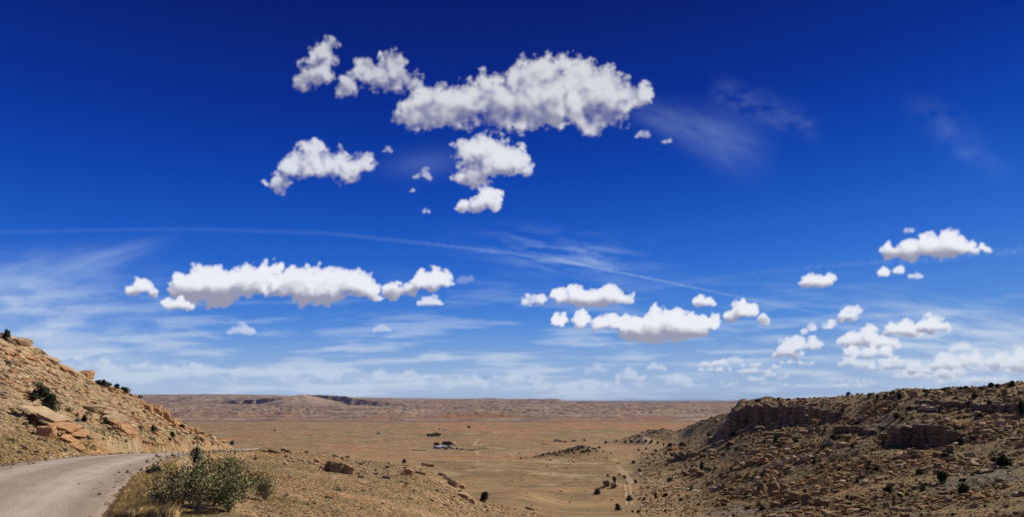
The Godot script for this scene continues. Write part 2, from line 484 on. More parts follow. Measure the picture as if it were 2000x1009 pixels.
# Cross-sections of the land, radiating from the viewpoint: [bearing, [distance, dip], ...] where bearing is 1000 + 1250 tan(azimuth)
# and the dip is 784 + 1250 tan(angle below the horizontal).
func sections() -> Array:
	var s := []
	s.append([-900, [3, 1805], [18, 958], [24, 915], [26, 906], [32, 850], [38, 795], [48, 730], [58, 680], [66, 640], [76, 650], [95, 668], [400, 830], [1500, 871], [3300, 824]])
	s.append([-60, [3, 1805], [18, 958], [24, 915], [26, 907], [32, 850], [38, 798], [50, 733], [60, 684], [68, 650], [78, 655], [95, 666], [400, 830], [1500, 871], [3300, 824]])
	s.append([14, [3, 1805], [18, 958], [25, 912], [27, 905], [33, 850], [40, 800], [52, 738], [63, 692], [71, 664], [80, 664], [95, 668], [400, 830], [1500, 871], [3300, 824]])
	s.append([80, [3, 1805], [18, 958], [26.5, 906], [29, 898], [36, 850], [45, 806], [58, 752], [70, 716], [79, 694], [88, 694], [105, 702], [400, 830], [1500, 871], [3300, 824]])
	s.append([150, [3, 1805], [18, 958], [28.5, 901], [31, 893], [40, 850], [50, 812], [64, 772], [78, 748], [88, 733], [96, 733], [112, 742], [400, 835], [1500, 871], [3300, 824]])
	s.append([250, [3, 1805], [18, 960], [34, 892], [37, 885], [48, 850], [60, 825], [75, 795], [88, 775], [98, 763], [106, 764], [122, 774], [400, 842], [1500, 871], [3300, 824]])
	s.append([300, [3, 1805], [18, 961], [37, 889], [40, 884], [52, 857], [64, 838], [78, 817], [90, 804], [99, 794], [106, 796], [122, 808], [400, 850], [1500, 871], [3300, 824]])
	s.append([330, [3, 1805], [18, 962], [40, 887], [43, 882], [56, 862], [68, 848], [80, 836], [92, 827], [100, 822], [107, 824], [122, 834], [400, 856], [1500, 871], [3300, 824]])
	s.append([380, [3, 1805], [18, 963], [44, 887], [50, 881], [62, 868], [72, 859], [82, 850], [92, 844], [100, 840], [107, 842], [118, 852], [350, 880], [1500, 871], [3300, 824]])
	s.append([420, [3, 1805], [18, 965], [50, 886], [66, 876], [72, 872], [78, 868], [84, 864], [90, 861], [97, 858], [103, 860], [114, 868], [300, 898], [1500, 871], [3300, 824]])
	s.append([450, [3, 1805], [18, 968], [45, 897], [65, 881], [75, 877], [85, 874], [95, 871], [105, 869], [112, 868.5], [118, 870], [130, 878], [300, 903], [1500, 871], [3300, 824]])
	s.append([480, [3, 1805], [22, 960], [35, 918], [50, 896], [65, 884], [80, 876], [90, 873], [100, 871], [107, 871], [113, 873], [125, 882], [300, 906], [1500, 871], [3300, 824]])
	s.append([560, [3, 1805], [22, 968], [35, 926], [47, 906], [60, 893], [70, 885], [80, 880], [90, 877], [98, 876.5], [104, 879], [116, 890], [300, 915], [1500, 871], [3300, 824]])
	s.append([663, [3, 1805], [25, 972], [35, 943], [45, 926], [55, 913], [65, 903], [75, 896], [84, 891], [90, 889.5], [96, 893], [110, 907], [300, 932], [1500, 871], [3300, 824]])
	s.append([740, [3, 1805], [26, 985], [35, 958], [45, 938], [54, 925], [62, 915], [70, 907], [78, 901], [84, 898], [90, 903], [104, 922], [300, 957], [1500, 871], [3300, 824]])
	s.append([820, [3, 1805], [26, 1005], [34, 972], [42, 952], [50, 937], [57, 926], [64, 917], [72, 911], [78, 908], [84, 915], [98, 938], [300, 976], [1500, 871], [3300, 824]])
	s.append([880, [3, 1805], [28, 1030], [36, 1000], [44, 980], [50, 966], [54, 956], [58, 948], [63, 941], [67, 937], [74, 946], [90, 966], [300, 985], [1500, 871], [3300, 824]])
	s.append([910, [3, 1805], [28, 1040], [36, 1016], [42, 998], [46, 986], [50, 976], [54, 967], [58, 959], [62, 953], [72, 964], [95, 978], [300, 988], [1500, 871], [3300, 824]])
	s.append([960, [3, 1805], [28, 1060], [40, 1030], [50, 1015], [62, 1005], [72, 998], [82, 991], [95, 985], [108, 978], [130, 981], [170, 984], [330, 977], [1500, 871], [3300, 824]])
	s.append([1100, [3, 1805], [30, 1090], [60, 1050], [90, 1030], [120, 1018], [150, 1011], [180, 1007], [210, 1004], [240, 1001], [280, 995], [330, 977], [500, 936], [1500, 871], [3300, 824]])
	s.append([1230, [3, 1805], [30, 1090], [60, 1050], [90, 1032], [120, 1020], [150, 1011], [180, 1006], [210, 1002], [245, 999], [285, 992], [335, 975], [500, 935], [1500, 870], [3300, 824]])
	s.append([1330, [3, 1805], [30, 1085], [60, 1048], [90, 1030], [120, 1018], [150, 1009], [185, 1003], [225, 994], [275, 980], [340, 957], [420, 932], [640, 887], [1500, 866], [3300, 824]])
	s.append([1400, [3, 1805], [30, 1075], [60, 1045], [90, 1025], [120, 1012], [160, 1002], [210, 985], [270, 960], [340, 932], [430, 900], [600, 862], [660, 852], [1000, 832], [3300, 824]])
	s.append([1432, [3, 1805], [30, 1072], [60, 1043], [90, 1023], [124, 1006], [164, 986], [218, 961], [282, 934], [355, 906], [450, 876], [575, 838], [588, 826], [660, 812], [3300, 824]])
	s.append([1442, [3, 1805], [30, 1072], [60, 1043], [90, 1023], [124, 1006], [164, 986], [218, 961], [282, 934], [355, 906], [450, 874], [570, 832], [582, 797], [650, 789], [3300, 800]])
	s.append([1480, [3, 1805], [30, 1070], [60, 1042], [90, 1020], [130, 1000], [170, 970], [230, 936], [300, 907], [380, 875], [470, 848], [560, 822], [572, 788], [640, 781.5], [3000, 786]])
	s.append([1600, [3, 1805], [25, 1075], [50, 1040], [75, 1018], [100, 1001], [140, 950], [180, 918], [230, 888], [300, 862], [380, 838], [450, 820], [464, 793], [545, 780], [2800, 784]])
	s.append([1680, [3, 1805], [22, 1075], [45, 1040], [65, 1022], [90, 998], [115, 955], [150, 910], [190, 880], [240, 858], [310, 830], [380, 806], [392, 796], [470, 774], [2600, 780]])
	s.append([1735, [3, 1805], [20, 1080], [41, 1045], [60, 1021], [82, 993], [104, 954], [136, 915], [174, 888], [214, 869], [228, 846], [305, 800], [315, 788], [405, 768], [2400, 776]])
	s.append([1755, [3, 1805], [20, 1080], [40, 1045], [58, 1020], [80, 992], [100, 953], [130, 915], [165, 888], [203, 874], [210, 829], [288, 797], [297, 786], [390, 766], [2400, 776]])
	s.append([1850, [3, 1805], [20, 1080], [38, 1045], [54, 1018], [70, 995], [88, 955], [115, 915], [145, 890], [178, 875], [184, 831], [245, 795], [252, 783], [345, 762], [2400, 775]])
	s.append([1875, [3, 1805], [20, 1080], [38, 1045], [53, 1017], [69, 994], [86, 954], [112, 914], [141, 889], [170, 872], [182, 850], [238, 798], [246, 785], [338, 761], [2400, 775]])
	s.append([1920, [3, 1805], [20, 1080], [38, 1045], [52, 1016], [66, 992], [82, 952], [105, 912], [132, 888], [155, 866], [170, 845], [225, 803], [232, 790], [320, 758], [2400, 774]])
	s.append([1990, [3, 1805], [20, 1080], [38, 1045], [50, 1014], [64, 985], [80, 940], [100, 905], [122, 880], [140, 860], [156, 842], [205, 800], [212, 788], [300, 752], [2400, 770]])
	s.append([2100, [3, 1805], [20, 1080], [38, 1045], [50, 1010], [62, 980], [76, 930], [95, 890], [115, 865], [130, 845], [145, 828], [190, 785], [197, 775], [280, 740], [2400, 765]])
	s.append([2900, [3, 1805], [20, 1080], [38, 1045], [50, 1010], [62, 980], [76, 930], [95, 890], [115, 865], [130, 845], [145, 828], [190, 785], [197, 775], [280, 740], [2400, 765]])
	return s

var rows := PackedFloat32Array()       # distances
var cols := PackedFloat32Array()       # azimuths, radians, -PI .. PI
var col_u := PackedFloat32Array()
var n_r := 0
var n_c := 0
var c_first := 0                       # first and last column of the finely divided front
var c_last := 0
const S_MAX := 0.93
const N_FRONT := 740
var gx := PackedFloat32Array()
var gy := PackedFloat32Array()
var gz := PackedFloat32Array()

func make_grid() -> void:
	var d := 0.5
	while d < 9.0:
		rows.append(d)
		d *= 1.07
	while d < D_FAR:
		rows.append(d)
		d *= 1.0138
	d = D_FAR
	while d < 11000.0:
		rows.append(d)
		d += 31.0
	while d < 62000.0:
		rows.append(d)
		d *= 1.06
	n_r = rows.size()
	var side := atan(S_MAX)
	for i in 64:
		cols.append(-side - (PI - side) * pow(1.0 - i / 64.0, 2.0))
	c_first = cols.size()
	for i in N_FRONT + 1:
		cols.append(atan(lerpf(-S_MAX, S_MAX, i / float(N_FRONT))))
	c_last = cols.size() - 1
	for i in range(1, 65):
		cols.append(side + (PI - side) * pow(i / 64.0, 2.0))
	n_c = cols.size()

func row_at(d: float) -> int:
	return clampi(rows.bsearch(d) - 1, 0, n_r - 2)

func piece(p: float, a: Array) -> float:          # piecewise linear through [x, y] pairs
	if p <= a[0][0]:
		return a[0][1]
	for i in range(1, a.size()):
		if p <= a[i][0]:
			return lerpf(a[i - 1][1], a[i][1], (p - a[i - 1][0]) / (a[i][0] - a[i - 1][0]))
	return a[-1][1]

# A wall-like escarpment in the far badlands: a crest from a to b, steep on the side towards the valley, gentle behind.
func scarp(x: float, z: float, a: Vector3, b: Vector3, run: float, back: float) -> float:
	var ab := Vector2(b.x - a.x, b.z - a.z)
	var p := Vector2(x - a.x, z - a.z)
	var l := ab.length()
	var t := p.dot(ab) / (l * l)
	var side := (p.y * ab.x - p.x * ab.y) / l      # positive on the valley side
	var tc := clampf(t, 0.0, 1.0)
	var over := absf(t - tc) * l
	var top := lerpf(a.y, b.y, tc)
	var k := 1.0 - clampf(side / run, 0.0, 1.0) if side > 0.0 else 1.0 - clampf(-side / back, 0.0, 1.0)
	return top * k * (1.0 - clampf(over / 260.0, 0.0, 1.0))

func pt(u: float, d: float, y := 0.0) -> Vector3:
	return Vector3((u - 1000.0) / F * d, y, -d)

func mound(x: float, z: float, u: float, d: float, wide: float, deep: float, tall: float) -> float:
	var dx := (x - (u - 1000.0) / F * d) / wide
	var dz := (-z - d) / deep
	return tall * exp(-(dx * dx + dz * dz))

var road_mid := []     # centre line of the dirt road: Vector3(x, y, z)

func make_heights() -> void:
	var sec := sections()
	var ns := sec.size()
	var n_pt: int = sec[0].size() - 1
	gx.resize(n_c * n_r)
	gy.resize(n_c * n_r)
	gz.resize(n_c * n_r)
	var r_far := rows.bsearch(D_FAR - 0.5)
	var base := PackedFloat32Array()
	base.resize(n_c * r_far)
	for c in n_c:
		var az := cols[c]
		var u := 1000.0 + F * tan(clampf(az, -0.93, 0.98))
		col_u.append(u)
		var k := 0
		while k < ns - 2 and u > sec[k + 1][0]:
			k += 1
		var t := clampf((u - sec[k][0]) / (sec[k + 1][0] - sec[k][0]), 0.0, 1.0)
		var pd := PackedFloat32Array()
		var py := PackedFloat32Array()
		for i in n_pt:
			var a: Array = sec[k][i + 1]
			var b: Array = sec[k + 1][i + 1]
			pd.append(lerpf(a[0], b[0], t))
			py.append(lerpf((EYE_V - a[1]) / F * a[0], (EYE_V - b[1]) / F * b[0], t))
		var q := 0
		# far behind the viewpoint the land is a bare upland
		var behind := ss(1.2, 2.4, absf(az))
		for r in r_far:
			var d := rows[r]
			while q < n_pt - 2 and d > pd[q + 1]:
				q += 1
			var tt := clampf((d - pd[q]) / (pd[q + 1] - pd[q]), 0.0, 1.0)
			var y := lerpf(py[q], py[q + 1], tt)
			if d > pd[n_pt - 1]:
				y = lerpf(py[n_pt - 1], -105.0, clampf((d - pd[n_pt - 1]) / maxf(1.0, 3300.0 - pd[n_pt - 1]), 0.0, 1.0))
			base[c * r_far + r] = lerpf(y, -2.4 + minf(d, 200.0) * 0.02, behind)
	# soften the creases along and across, but keep the cliffs
	for pass_ in 2:
		var copy := base.duplicate()
		for c in n_c:
			for r in range(1, r_far - 1):
				var i := c * r_far + r
				base[i] = (copy[i - 1] + 2.0 * copy[i] + copy[i + 1]) * 0.25
		copy = base.duplicate()
		for r in r_far:
			var span := 11 if rows[r] < 150.0 else (8 if rows[r] < 540.0 else 2)
			var sum := 0.0
			for c in range(0, 2 * span + 1):
				sum += copy[c * r_far + r]
			for c in range(span, n_c - span):
				base[c * r_far + r] = sum / (2 * span + 1)
				if c + span + 1 < n_c:
					sum += copy[(c + span + 1) * r_far + r] - copy[(c - span) * r_far + r]
	var n_a := noise(11, 0.030, 4)          # metres-scale relief of the near slopes
	var n_b := noise(12, 0.35, 3)
	var n_f := noise(13, 0.0040, 4)         # swells of the valley floor
	var n_h := noise(14, 0.012, 5, 0.55)    # the right-hand hillside
	var n_far := noise(15, 0.0011, 6, 0.56)
	n_far.fractal_type = FastNoiseLite.FRACTAL_RIDGED
	var n_far2 := noise(16, 0.0032, 5, 0.55)
	var n_gul := noise(17, 0.011, 3)
	n_gul.fractal_type = FastNoiseLite.FRACTAL_RIDGED
	var crest := [[-4000, 770], [200, 771], [300, 770], [450, 769.5], [520, 771], [640, 774], [700, 776], [800, 777.5], [900, 778.5], [960, 777.5], [1000, 779], [1080, 778.5], [1094, 779], [1100, 783], [1200, 784.5], [1330, 784], [1350, 782.5], [1420, 783], [1500, 784], [6000, 780]]
	for c in n_c:
		var az := cols[c]
		var ca := cos(clampf(az, -atan(S_MAX), atan(S_MAX)))
		var u := col_u[c]
		var cr := piece(u, crest)
		var w_right := ss(1330.0, 1460.0, u)
		for r in n_r:
			var d := rows[r]
			var rr := d / ca
			var x := sin(az) * rr
			var z := -cos(az) * rr
			var y := 0.0
			if r < r_far:
				y = base[c * r_far + r]
				var near := 1.0 - ss(110.0, 260.0, d)
				var hill := w_right * ss(60.0, 130.0, d) * (1.0 - ss(1200.0, 2000.0, d))
				var floor_ := (1.0 - near) * (1.0 - hill)
				var left := ss(470.0, 380.0, u) * near * ss(30.0, 42.0, d)
				y += near * (0.22 + 0.75 * left) * n_a.get_noise_2d(x, z) * ss(8.0, 25.0, d)
				y += (0.035 + 0.22 * left + 0.18 * hill) * n_b.get_noise_2d(x, z) * ss(2.0, 10.0, d)
				if hill > 0.0:
					var m := n_h.get_noise_2d(x, z)
					var step := 4.4 * m + 1.9 * absf(n_h.get_noise_2d(x * 2.6 + 50.0, z * 2.6))
					y += hill * (step * ss(90.0, 220.0, d))
				if floor_ > 0.0:
					y += floor_ * (3.0 * n_f.get_noise_2d(x, z) + 0.35 * n_h.get_noise_2d(x * 3.0, z * 3.0)) * (1.0 - 0.7 * ss(1400.0, 2500.0, d))
					if absf(az) < 0.7 and d > 250.0:
						var rough := 1.0 + 0.28 * n_h.get_noise_2d(x * 1.6, z * 1.6)
						y += rough * (mound(x, z, 1128.0, 830.0, 38.0, 40.0, 11.0) + mound(x, z, 1075.0, 800.0, 36.0, 26.0, 5.5) + mound(x, z, 1160.0, 850.0, 34.0, 46.0, 8.0))
						y += rough * (mound(x, z, 1258.0, 1500.0, 17.0, 24.0, 14.0) + mound(x, z, 1268.0, 1600.0, 60.0, 70.0, 15.0) + mound(x, z, 1310.0, 1600.0, 100.0, 90.0, 16.0) + mound(x, z, 1370.0, 1500.0, 90.0, 100.0, 17.0) + mound(x, z, 1390.0, 1050.0, 60.0, 90.0, 13.0) + mound(x, z, 1340.0, 900.0, 45.0, 60.0, 9.0))
						y += rough * (mound(x, z, 1196.0, 402.0, 9.0, 10.0, 3.5) + mound(x, z, 1345.0, 560.0, 26.0, 14.0, 5.0))
			else:
				var b := piece(d, [[3300, -105], [3500, -100], [3900, -84], [4600, -72], [5600, -60], [7000, -40], [8400, -26]])
				var top := (EYE_V - cr) / F * 9300.0
				b = lerpf(b, top, pow(ss(7600.0, 9300.0, d), 1.6))
				if d > 9300.0:
					b = lerpf(top, piece(d, [[9300, top], [14000, -60], [20000, -80], [30000, -40], [36000, 45], [62000, 90]]), ss(9300.0, 11500.0, d))
				var amp := ss(3250.0, 4100.0, d) * (1.0 - 0.75 * ss(8400.0, 9300.0, d)) * (1.0 - ss(11000.0, 15000.0, d))
				var rg := n_far.get_noise_2d(x * 0.8, z * 1.5)
				b += amp * (17.0 * rg + 17.0 * n_far2.get_noise_2d(x, z) + 6.0 * n_gul.get_noise_2d(x, z * 0.5))
				# flat-lying beds: benches and short risers
				var th := 13.0
				var q := b / th + 0.35 * n_far2.get_noise_2d(x * 0.6 + 900.0, z * 0.6)
				var fr := q - floorf(q)
				var bench := th * (ss(0.32, 0.68, fr) - fr)
				y = b + bench * 0.9 * amp
				if absf(az) < 0.6 and d < 9500.0:
					var wob := 90.0 * n_far2.get_noise_2d(x * 1.3, z * 1.3)
					var gul := 1.0 + 0.16 * n_far2.get_noise_2d(x * 4.0, z * 4.0)
					var s1 := scarp(x + wob, z + wob, pt(606, 7000, 112), pt(652, 6830, 104), 75.0, 900.0)
					var s2 := scarp(x + wob, z + wob, pt(652, 6830, 104), pt(697, 6680, 74), 75.0, 900.0)
					var s3 := scarp(x + wob, z + wob, pt(697, 6680, 72), pt(790, 6340, 16), 70.0, 500.0)
					var s4 := scarp(x + wob, z + wob, pt(440, 7300, 46), pt(548, 7050, 84), 70.0, 700.0)
					var cone := Vector2(x - pt(592, 6650).x, z + 6650.0)
					var co := 118.0 * clampf(1.0 - cone.length() / 470.0, 0.0, 0.95) * gul
					var sc: float = maxf(maxf(s1, s2), maxf(s3, s4))
					y = maxf(y, maxf(y * 0.3 - 25.0 + sc, y * 0.3 - 26.0 + co) if maxf(sc, co) > 1.0 else y)
			var i := c * n_r + r
			gx[i] = x
			gy[i] = y
			gz[i] = z
	# the road bed is levelled into the slope
	for c in range(c_first, c_last + 1):
		if col_u[c] > 620.0:
			continue
		for r in range(row_at(6.0), row_at(125.0)):
			var i := c * n_r + r
			var q := road_near(gx[i], gz[i])
			var k := 1.0 - ss(road_half - 0.1, road_half + 1.0, q.x)
			if k > 0.0:
				gy[i] = lerpf(gy[i], q.y - 0.03, k)

# Hollows under the ledges of the left-hand hill: a level floor run back into the slope, a bench above. [from, to, dip of the roof at each end, height]
const HOLLOWS := [[36.0, 128.0, 798.0, 848.0, 21.0], [172.0, 206.0, 803.0, 812.0, 13.0], [228.0, 256.0, 826.0, 834.0, 12.0]]
var hollow_lip := {}

func make_hollows() -> void:
	for hw in HOLLOWS:
		for c in range(c_first, c_last + 1):
			var u := col_u[c]
			if u < hw[0] or u > hw[1]:
				continue
			var f: float = (u - hw[0]) / (hw[1] - hw[0])
			var roof := lerpf(hw[2], hw[3], f)
			var tall: float = hw[4] * clampf(minf(f, 1.0 - f) * 6.0, 0.0, 1.0) * (1.15 - 0.5 * f)
			var low := hit(u, roof + tall)
			var top := hit(u, roof)
			hollow_lip[int(u)] = [low, top]
			for r in range(row_at(-low.z), row_at(-top.z) + 1):
				gy[c * n_r + r] = low.y + 0.03 if rows[r] < -low.z + 2.4 else maxf(gy[c * n_r + r], top.y)

const road_half := 2.95

func road_near(x: float, z: float) -> Vector2:     # distance to the road's centre line, and its height there
	var best := 1e9
	var y := 0.0
	for i in road_mid.size() - 1:
		var a: Vector3 = road_mid[i]
		var b: Vector3 = road_mid[i + 1]
		var dx := b.x - a.x
		var dz := b.z - a.z
		var t := clampf(((x - a.x) * dx + (z - a.z) * dz) / (dx * dx + dz * dz), 0.0, 1.0)
		var d := Vector2(x - a.x - dx * t, z - a.z - dz * t).length()
		if d < best:
			best = d
			y = lerpf(a.y, b.y, t)
	return Vector2(best, y)

func ground(x: float, z: float) -> float:          # height of the sheet under a point in front of the viewpoint
	var d := maxf(-z, 0.6)
	var s := clampf(x / d, -S_MAX, S_MAX)
	var fc := c_first + (s + S_MAX) / (2.0 * S_MAX) * N_FRONT
	var c := clampi(int(fc), 0, n_c - 2)
	var r := row_at(d)
	var tc := fc - c
	var tr := (d - rows[r]) / (rows[r + 1] - rows[r])
	var i := c * n_r + r
	return lerpf(lerpf(gy[i], gy[i + 1], tr), lerpf(gy[i + n_r], gy[i + n_r + 1], tr), tc)

func slope_normal(x: float, z: float, e := 0.8) -> Vector3:
	return Vector3(ground(x - e, z) - ground(x + e, z), 2.0 * e, ground(x, z - e) - ground(x, z + e)).normalized()

func hit(u: float, v: float, from := 9.0) -> Vector3:     # where the line of sight at that bearing and dip first meets the ground
	var s := (u - 1000.0) / F
	var fc := c_first + (s + S_MAX) / (2.0 * S_MAX) * N_FRONT
	var c := clampi(int(fc + 0.5), 0, n_c - 1)
	var k := (EYE_V - v) / F
	var r0 := row_at(from)
	for r in range(r0, n_r):
		if gy[c * n_r + r] >= k * rows[r]:
			var d := rows[r]
			if r > r0:
				var a := gy[c * n_r + r - 1] - k * rows[r - 1]
				var b := gy[c * n_r + r] - k * rows[r]
				d = lerpf(rows[r - 1], rows[r], a / (a - b))
			return Vector3(s * d, ground(s * d, -d), -d)
	var best := r0
	for r in range(r0, row_at(3000.0)):            # above the skyline: the crest itself
		if gy[c * n_r + r] / rows[r] > gy[c * n_r + best] / rows[best]:
			best = r
	return Vector3(s * rows[best], ground(s * rows[best], -rows[best]), -rows[best])

func colour_field() -> PackedColorArray:
	var out := PackedColorArray()
	out.resize(n_c * n_r)
	var n1 := noise(21, 0.0032, 4)
	var n2 := noise(22, 0.013, 4, 0.6)
	var n3 := noise(23, 0.09, 3, 0.6)
	var n4 := noise(24, 1.1, 2)
	var n5 := noise(25, 0.0009, 5, 0.6)
	var n6 := noise(26, 0.004, 4, 0.6)
	var n7 := noise(27, 6.0, 2, 0.7)
	var rng := RandomNumberGenerator.new()
	rng.seed = 9
	for c in n_c:
		var u := col_u[c]
		for r in n_r:
			var i := c * n_r + r
			var d := rows[r]
			var x := gx[i]
			var y := gy[i]
			var z := gz[i]
			var k: Vector3
			if d < D_FAR:
				var p1 := n1.get_noise_2d(x, z * 0.6)
				var p2 := n2.get_noise_2d(x, z)
				var p3 := n3.get_noise_2d(x, z)
				var p4 := n4.get_noise_2d(x, z)
				var near := (1.0 - ss(110.0, 230.0, d + 40.0 * p2)) * ss(1260.0, 1020.0, u)
				var left := ss(475.0, 400.0, u) * near * ss(20.0, 40.0, d)
				var right := ss(1290.0, 1430.0, u + 60.0 * p2 + 40.0 * p3) * (1.0 - near) * (1.0 - ss(900.0, 1500.0, d))
				# the valley floor
				var fl := Vector3(0.40, 0.262, 0.130)
				fl = fl.lerp(Vector3(0.46, 0.25, 0.118), ss(0.0, 0.45, p1 + 0.75 * ss(1800.0, 2500.0, d) * ss(700.0, 950.0, u) * (1.0 - ss(1250.0, 1400.0, u)) - 0.12))
				fl = fl.lerp(Vector3(0.28, 0.20, 0.088), 0.85 * ss(0.0, 0.45, -p1 + 0.4 * p2))
				fl = fl.lerp(Vector3(0.52, 0.39, 0.22), 0.8 * ss(0.16, 0.5, p2 - 0.35 * p1))
				fl = fl.lerp(Vector3(0.20, 0.15, 0.085), 0.55 * ss(0.10, 0.5, n2.get_noise_2d(x * 0.5 + 700.0, z * 1.2)))
				# sandy washes: thin pale threads
				var thread := absf(n1.get_noise_2d(x * 0.7 + 2000.0, z * 0.7))
				fl = fl.lerp(Vector3(0.55, 0.42, 0.26), 0.55 * (1.0 - ss(0.006, 0.024, thread)) * ss(300.0, 700.0, d))
				fl = fl.lerp(Vector3(0.21, 0.165, 0.085), 0.5 * ss(0.12, 0.35, n2.get_noise_2d(x * 0.35 - 400.0, z * 1.6)))
				fl *= 1.0 + 0.26 * p3 + 0.12 * p4
				# the pale clay cone before the low hills, and dark rocky ground on the knolls
				if d > 600.0:
					fl = fl.lerp(Vector3(0.47, 0.39, 0.28), minf(1.0, mound(x, z, 1258.0, 1490.0, 15.0, 22.0, 1.4)))
					fl = fl.lerp(Vector3(0.19, 0.145, 0.09), 0.7 * minf(1.0, (mound(x, z, 1130.0, 825.0, 24.0, 34.0, 1.3) + mound(x, z, 1075.0, 800.0, 30.0, 18.0, 1.2) + mound(x, z, 1285.0, 1610.0, 80.0, 60.0, 1.3) + mound(x, z, 1370.0, 1500.0, 80.0, 90.0, 1.3))) * ss(-0.25, 0.15, p3))
				k = fl
				if near > 0.0:
					var sl := Vector3(0.365, 0.245, 0.132)
					sl = sl.lerp(Vector3(0.44, 0.26, 0.135), ss(0.0, 0.45, n2.get_noise_2d(x * 3.0, z * 3.0)))
					sl = sl.lerp(Vector3(0.23, 0.185, 0.088), 0.75 * ss(-0.05, 0.40, n3.get_noise_2d(x * 1.4 + 90.0, z * 1.4)))
					sl *= 1.0 + 0.30 * n4.get_noise_2d(x * 0.6, z * 0.6) + 0.34 * p4
					if left > 0.0:
						var lh := Vector3(0.43, 0.315, 0.185)
						lh = lh.lerp(Vector3(0.42, 0.25, 0.125), ss(-0.05, 0.4, n3.get_noise_2d(x * 1.0, z * 1.0)))
						lh = lh.lerp(Vector3(0.30, 0.25, 0.14), 0.8 * ss(0.0, 0.4, n3.get_noise_2d(x * 1.7 + 300.0, z * 1.7)))
						lh *= 1.0 + 0.25 * n4.get_noise_2d(x * 0.7, z * 0.7) + 0.25 * p4
						sl = sl.lerp(lh, left)
					sl *= 1.0 + 0.45 * n7.get_noise_2d(x, z) * (1.0 - ss(35.0, 80.0, d))
					k = k.lerp(sl, near)
				if right > 0.0:
					var rh := Vector3(0.245, 0.172, 0.078)
					rh = rh.lerp(Vector3(0.345, 0.212, 0.09), ss(0.12, 0.45, n2.get_noise_2d(x * 1.6 + 60.0, z * 1.6)))
					rh = rh.lerp(Vector3(0.135, 0.104, 0.05), 0.8 * ss(0.0, 0.4, n3.get_noise_2d(x * 0.6 + 300.0, z * 0.6)))
					rh = rh.lerp(Vector3(0.19, 0.165, 0.12), 0.9 * ss(0.22, 0.45, n2.get_noise_2d(x * 1.2 + 900.0, z * 1.2)))
					rh *= 1.0 + 0.40 * p3 + 0.35 * p4
					k = k.lerp(rh, right)
			elif d < 12000.0:
				var p5 := n5.get_noise_2d(x, z)
				var p6 := n6.get_noise_2d(x, z)
				var bed := n6.get_noise_2d(y * 22.0, 40.0 + p5 * 60.0)       # the beds lie flat: colour by height
				k = Vector3(0.40, 0.29, 0.195).lerp(Vector3(0.29, 0.20, 0.14), ss(-0.1, 0.35, bed))
				k = k.lerp(Vector3(0.54, 0.43, 0.31), ss(0.12, 0.40, -bed + 0.4 * p6))
				k = k.lerp(Vector3(0.20, 0.155, 0.12), 0.9 * ss(0.02, 0.4, p6 + 0.4 * p5))
				k = k.lerp(Vector3(0.37, 0.205, 0.115), ss(0.0, 0.35, p5) * (1.0 - ss(3600.0, 4600.0, d)))
				k *= 1.0 + 0.22 * n2.get_noise_2d(x, z)
				# the bleached shale of the mesa's cone
				var from_cone := Vector2(x - pt(592, 6650).x, z + 6650.0).length()
				k = k.lerp(Vector3(0.55, 0.42, 0.29), 0.65 * (1.0 - ss(250.0, 440.0, from_cone + 120.0 * p6)))
			else:
				k = Vector3(0.28, 0.205, 0.145)
			k *= 1.0 + rng.randf_range(-0.18, 0.18) * (1.0 - 0.65 * ss(100.0, 260.0, d))
			out[i] = Color(clampf(k.x, 0.02, 0.7), clampf(k.y, 0.02, 0.7), clampf(k.z, 0.01, 0.7))
	return out

var g_nrm := PackedVector3Array()
var g_col := PackedColorArray()

func land_normals() -> void:
	g_nrm.resize(n_c * n_r)
	for c in n_c:
		var cl := maxi(c - 1, 0) * n_r
		var cr := mini(c + 1, n_c - 1) * n_r
		if c == 0 or c == n_c - 1:
			cl = (n_c - 2) * n_r
			cr = n_r
		for r in n_r:
			var r0 := maxi(r - 1, 0)
			var r1 := mini(r + 1, n_r - 1)
			var i := c * n_r
			var a := Vector3(gx[cr + r] - gx[cl + r], gy[cr + r] - gy[cl + r], gz[cr + r] - gz[cl + r])
			var b := Vector3(gx[i + r1] - gx[i + r0], gy[i + r1] - gy[i + r0], gz[i + r1] - gz[i + r0])
			var n := a.cross(b)
			if n.y < 0.0:
				n = -n
			g_nrm[i + r] = n.normalized()

func land(called: String, c0: int, c1: int, r0: int, r1: int, m: Material) -> void:
	var w := r1 - r0 + 1
	var vs := PackedVector3Array()
	var ns := PackedVector3Array()
	var cs := PackedColorArray()
	vs.resize((c1 - c0 + 1) * w)
	ns.resize(vs.size())
	cs.resize(vs.size())
	var ix := PackedInt32Array()
	ix.resize((c1 - c0) * (r1 - r0) * 6)
	var q := 0
	for c in range(c0, c1 + 1):
		for r in range(r0, r1 + 1):
			var i := c * n_r + r
			var j := (c - c0) * w + r - r0
			vs[j] = Vector3(gx[i], gy[i], gz[i])
			ns[j] = g_nrm[i]
			cs[j] = g_col[i]
			if c < c1 and r < r1:
				ix[q] = j
				ix[q + 1] = j + 1
				ix[q + 2] = j + w
				ix[q + 3] = j + w
				ix[q + 4] = j + 1
				ix[q + 5] = j + w + 1
				q += 6
	var arr := []
	arr.resize(Mesh.ARRAY_MAX)
	arr[Mesh.ARRAY_VERTEX] = vs
	arr[Mesh.ARRAY_NORMAL] = ns
	arr[Mesh.ARRAY_COLOR] = cs
	arr[Mesh.ARRAY_INDEX] = ix
	var me := ArrayMesh.new()
	me.add_surface_from_arrays(Mesh.PRIMITIVE_TRIANGLES, arr)
	me.surface_set_material(0, m)
	var o := MeshInstance3D.new()
	o.name = called
	o.mesh = me
	o.set_meta("kind", "structure")
	add_child(o, true)

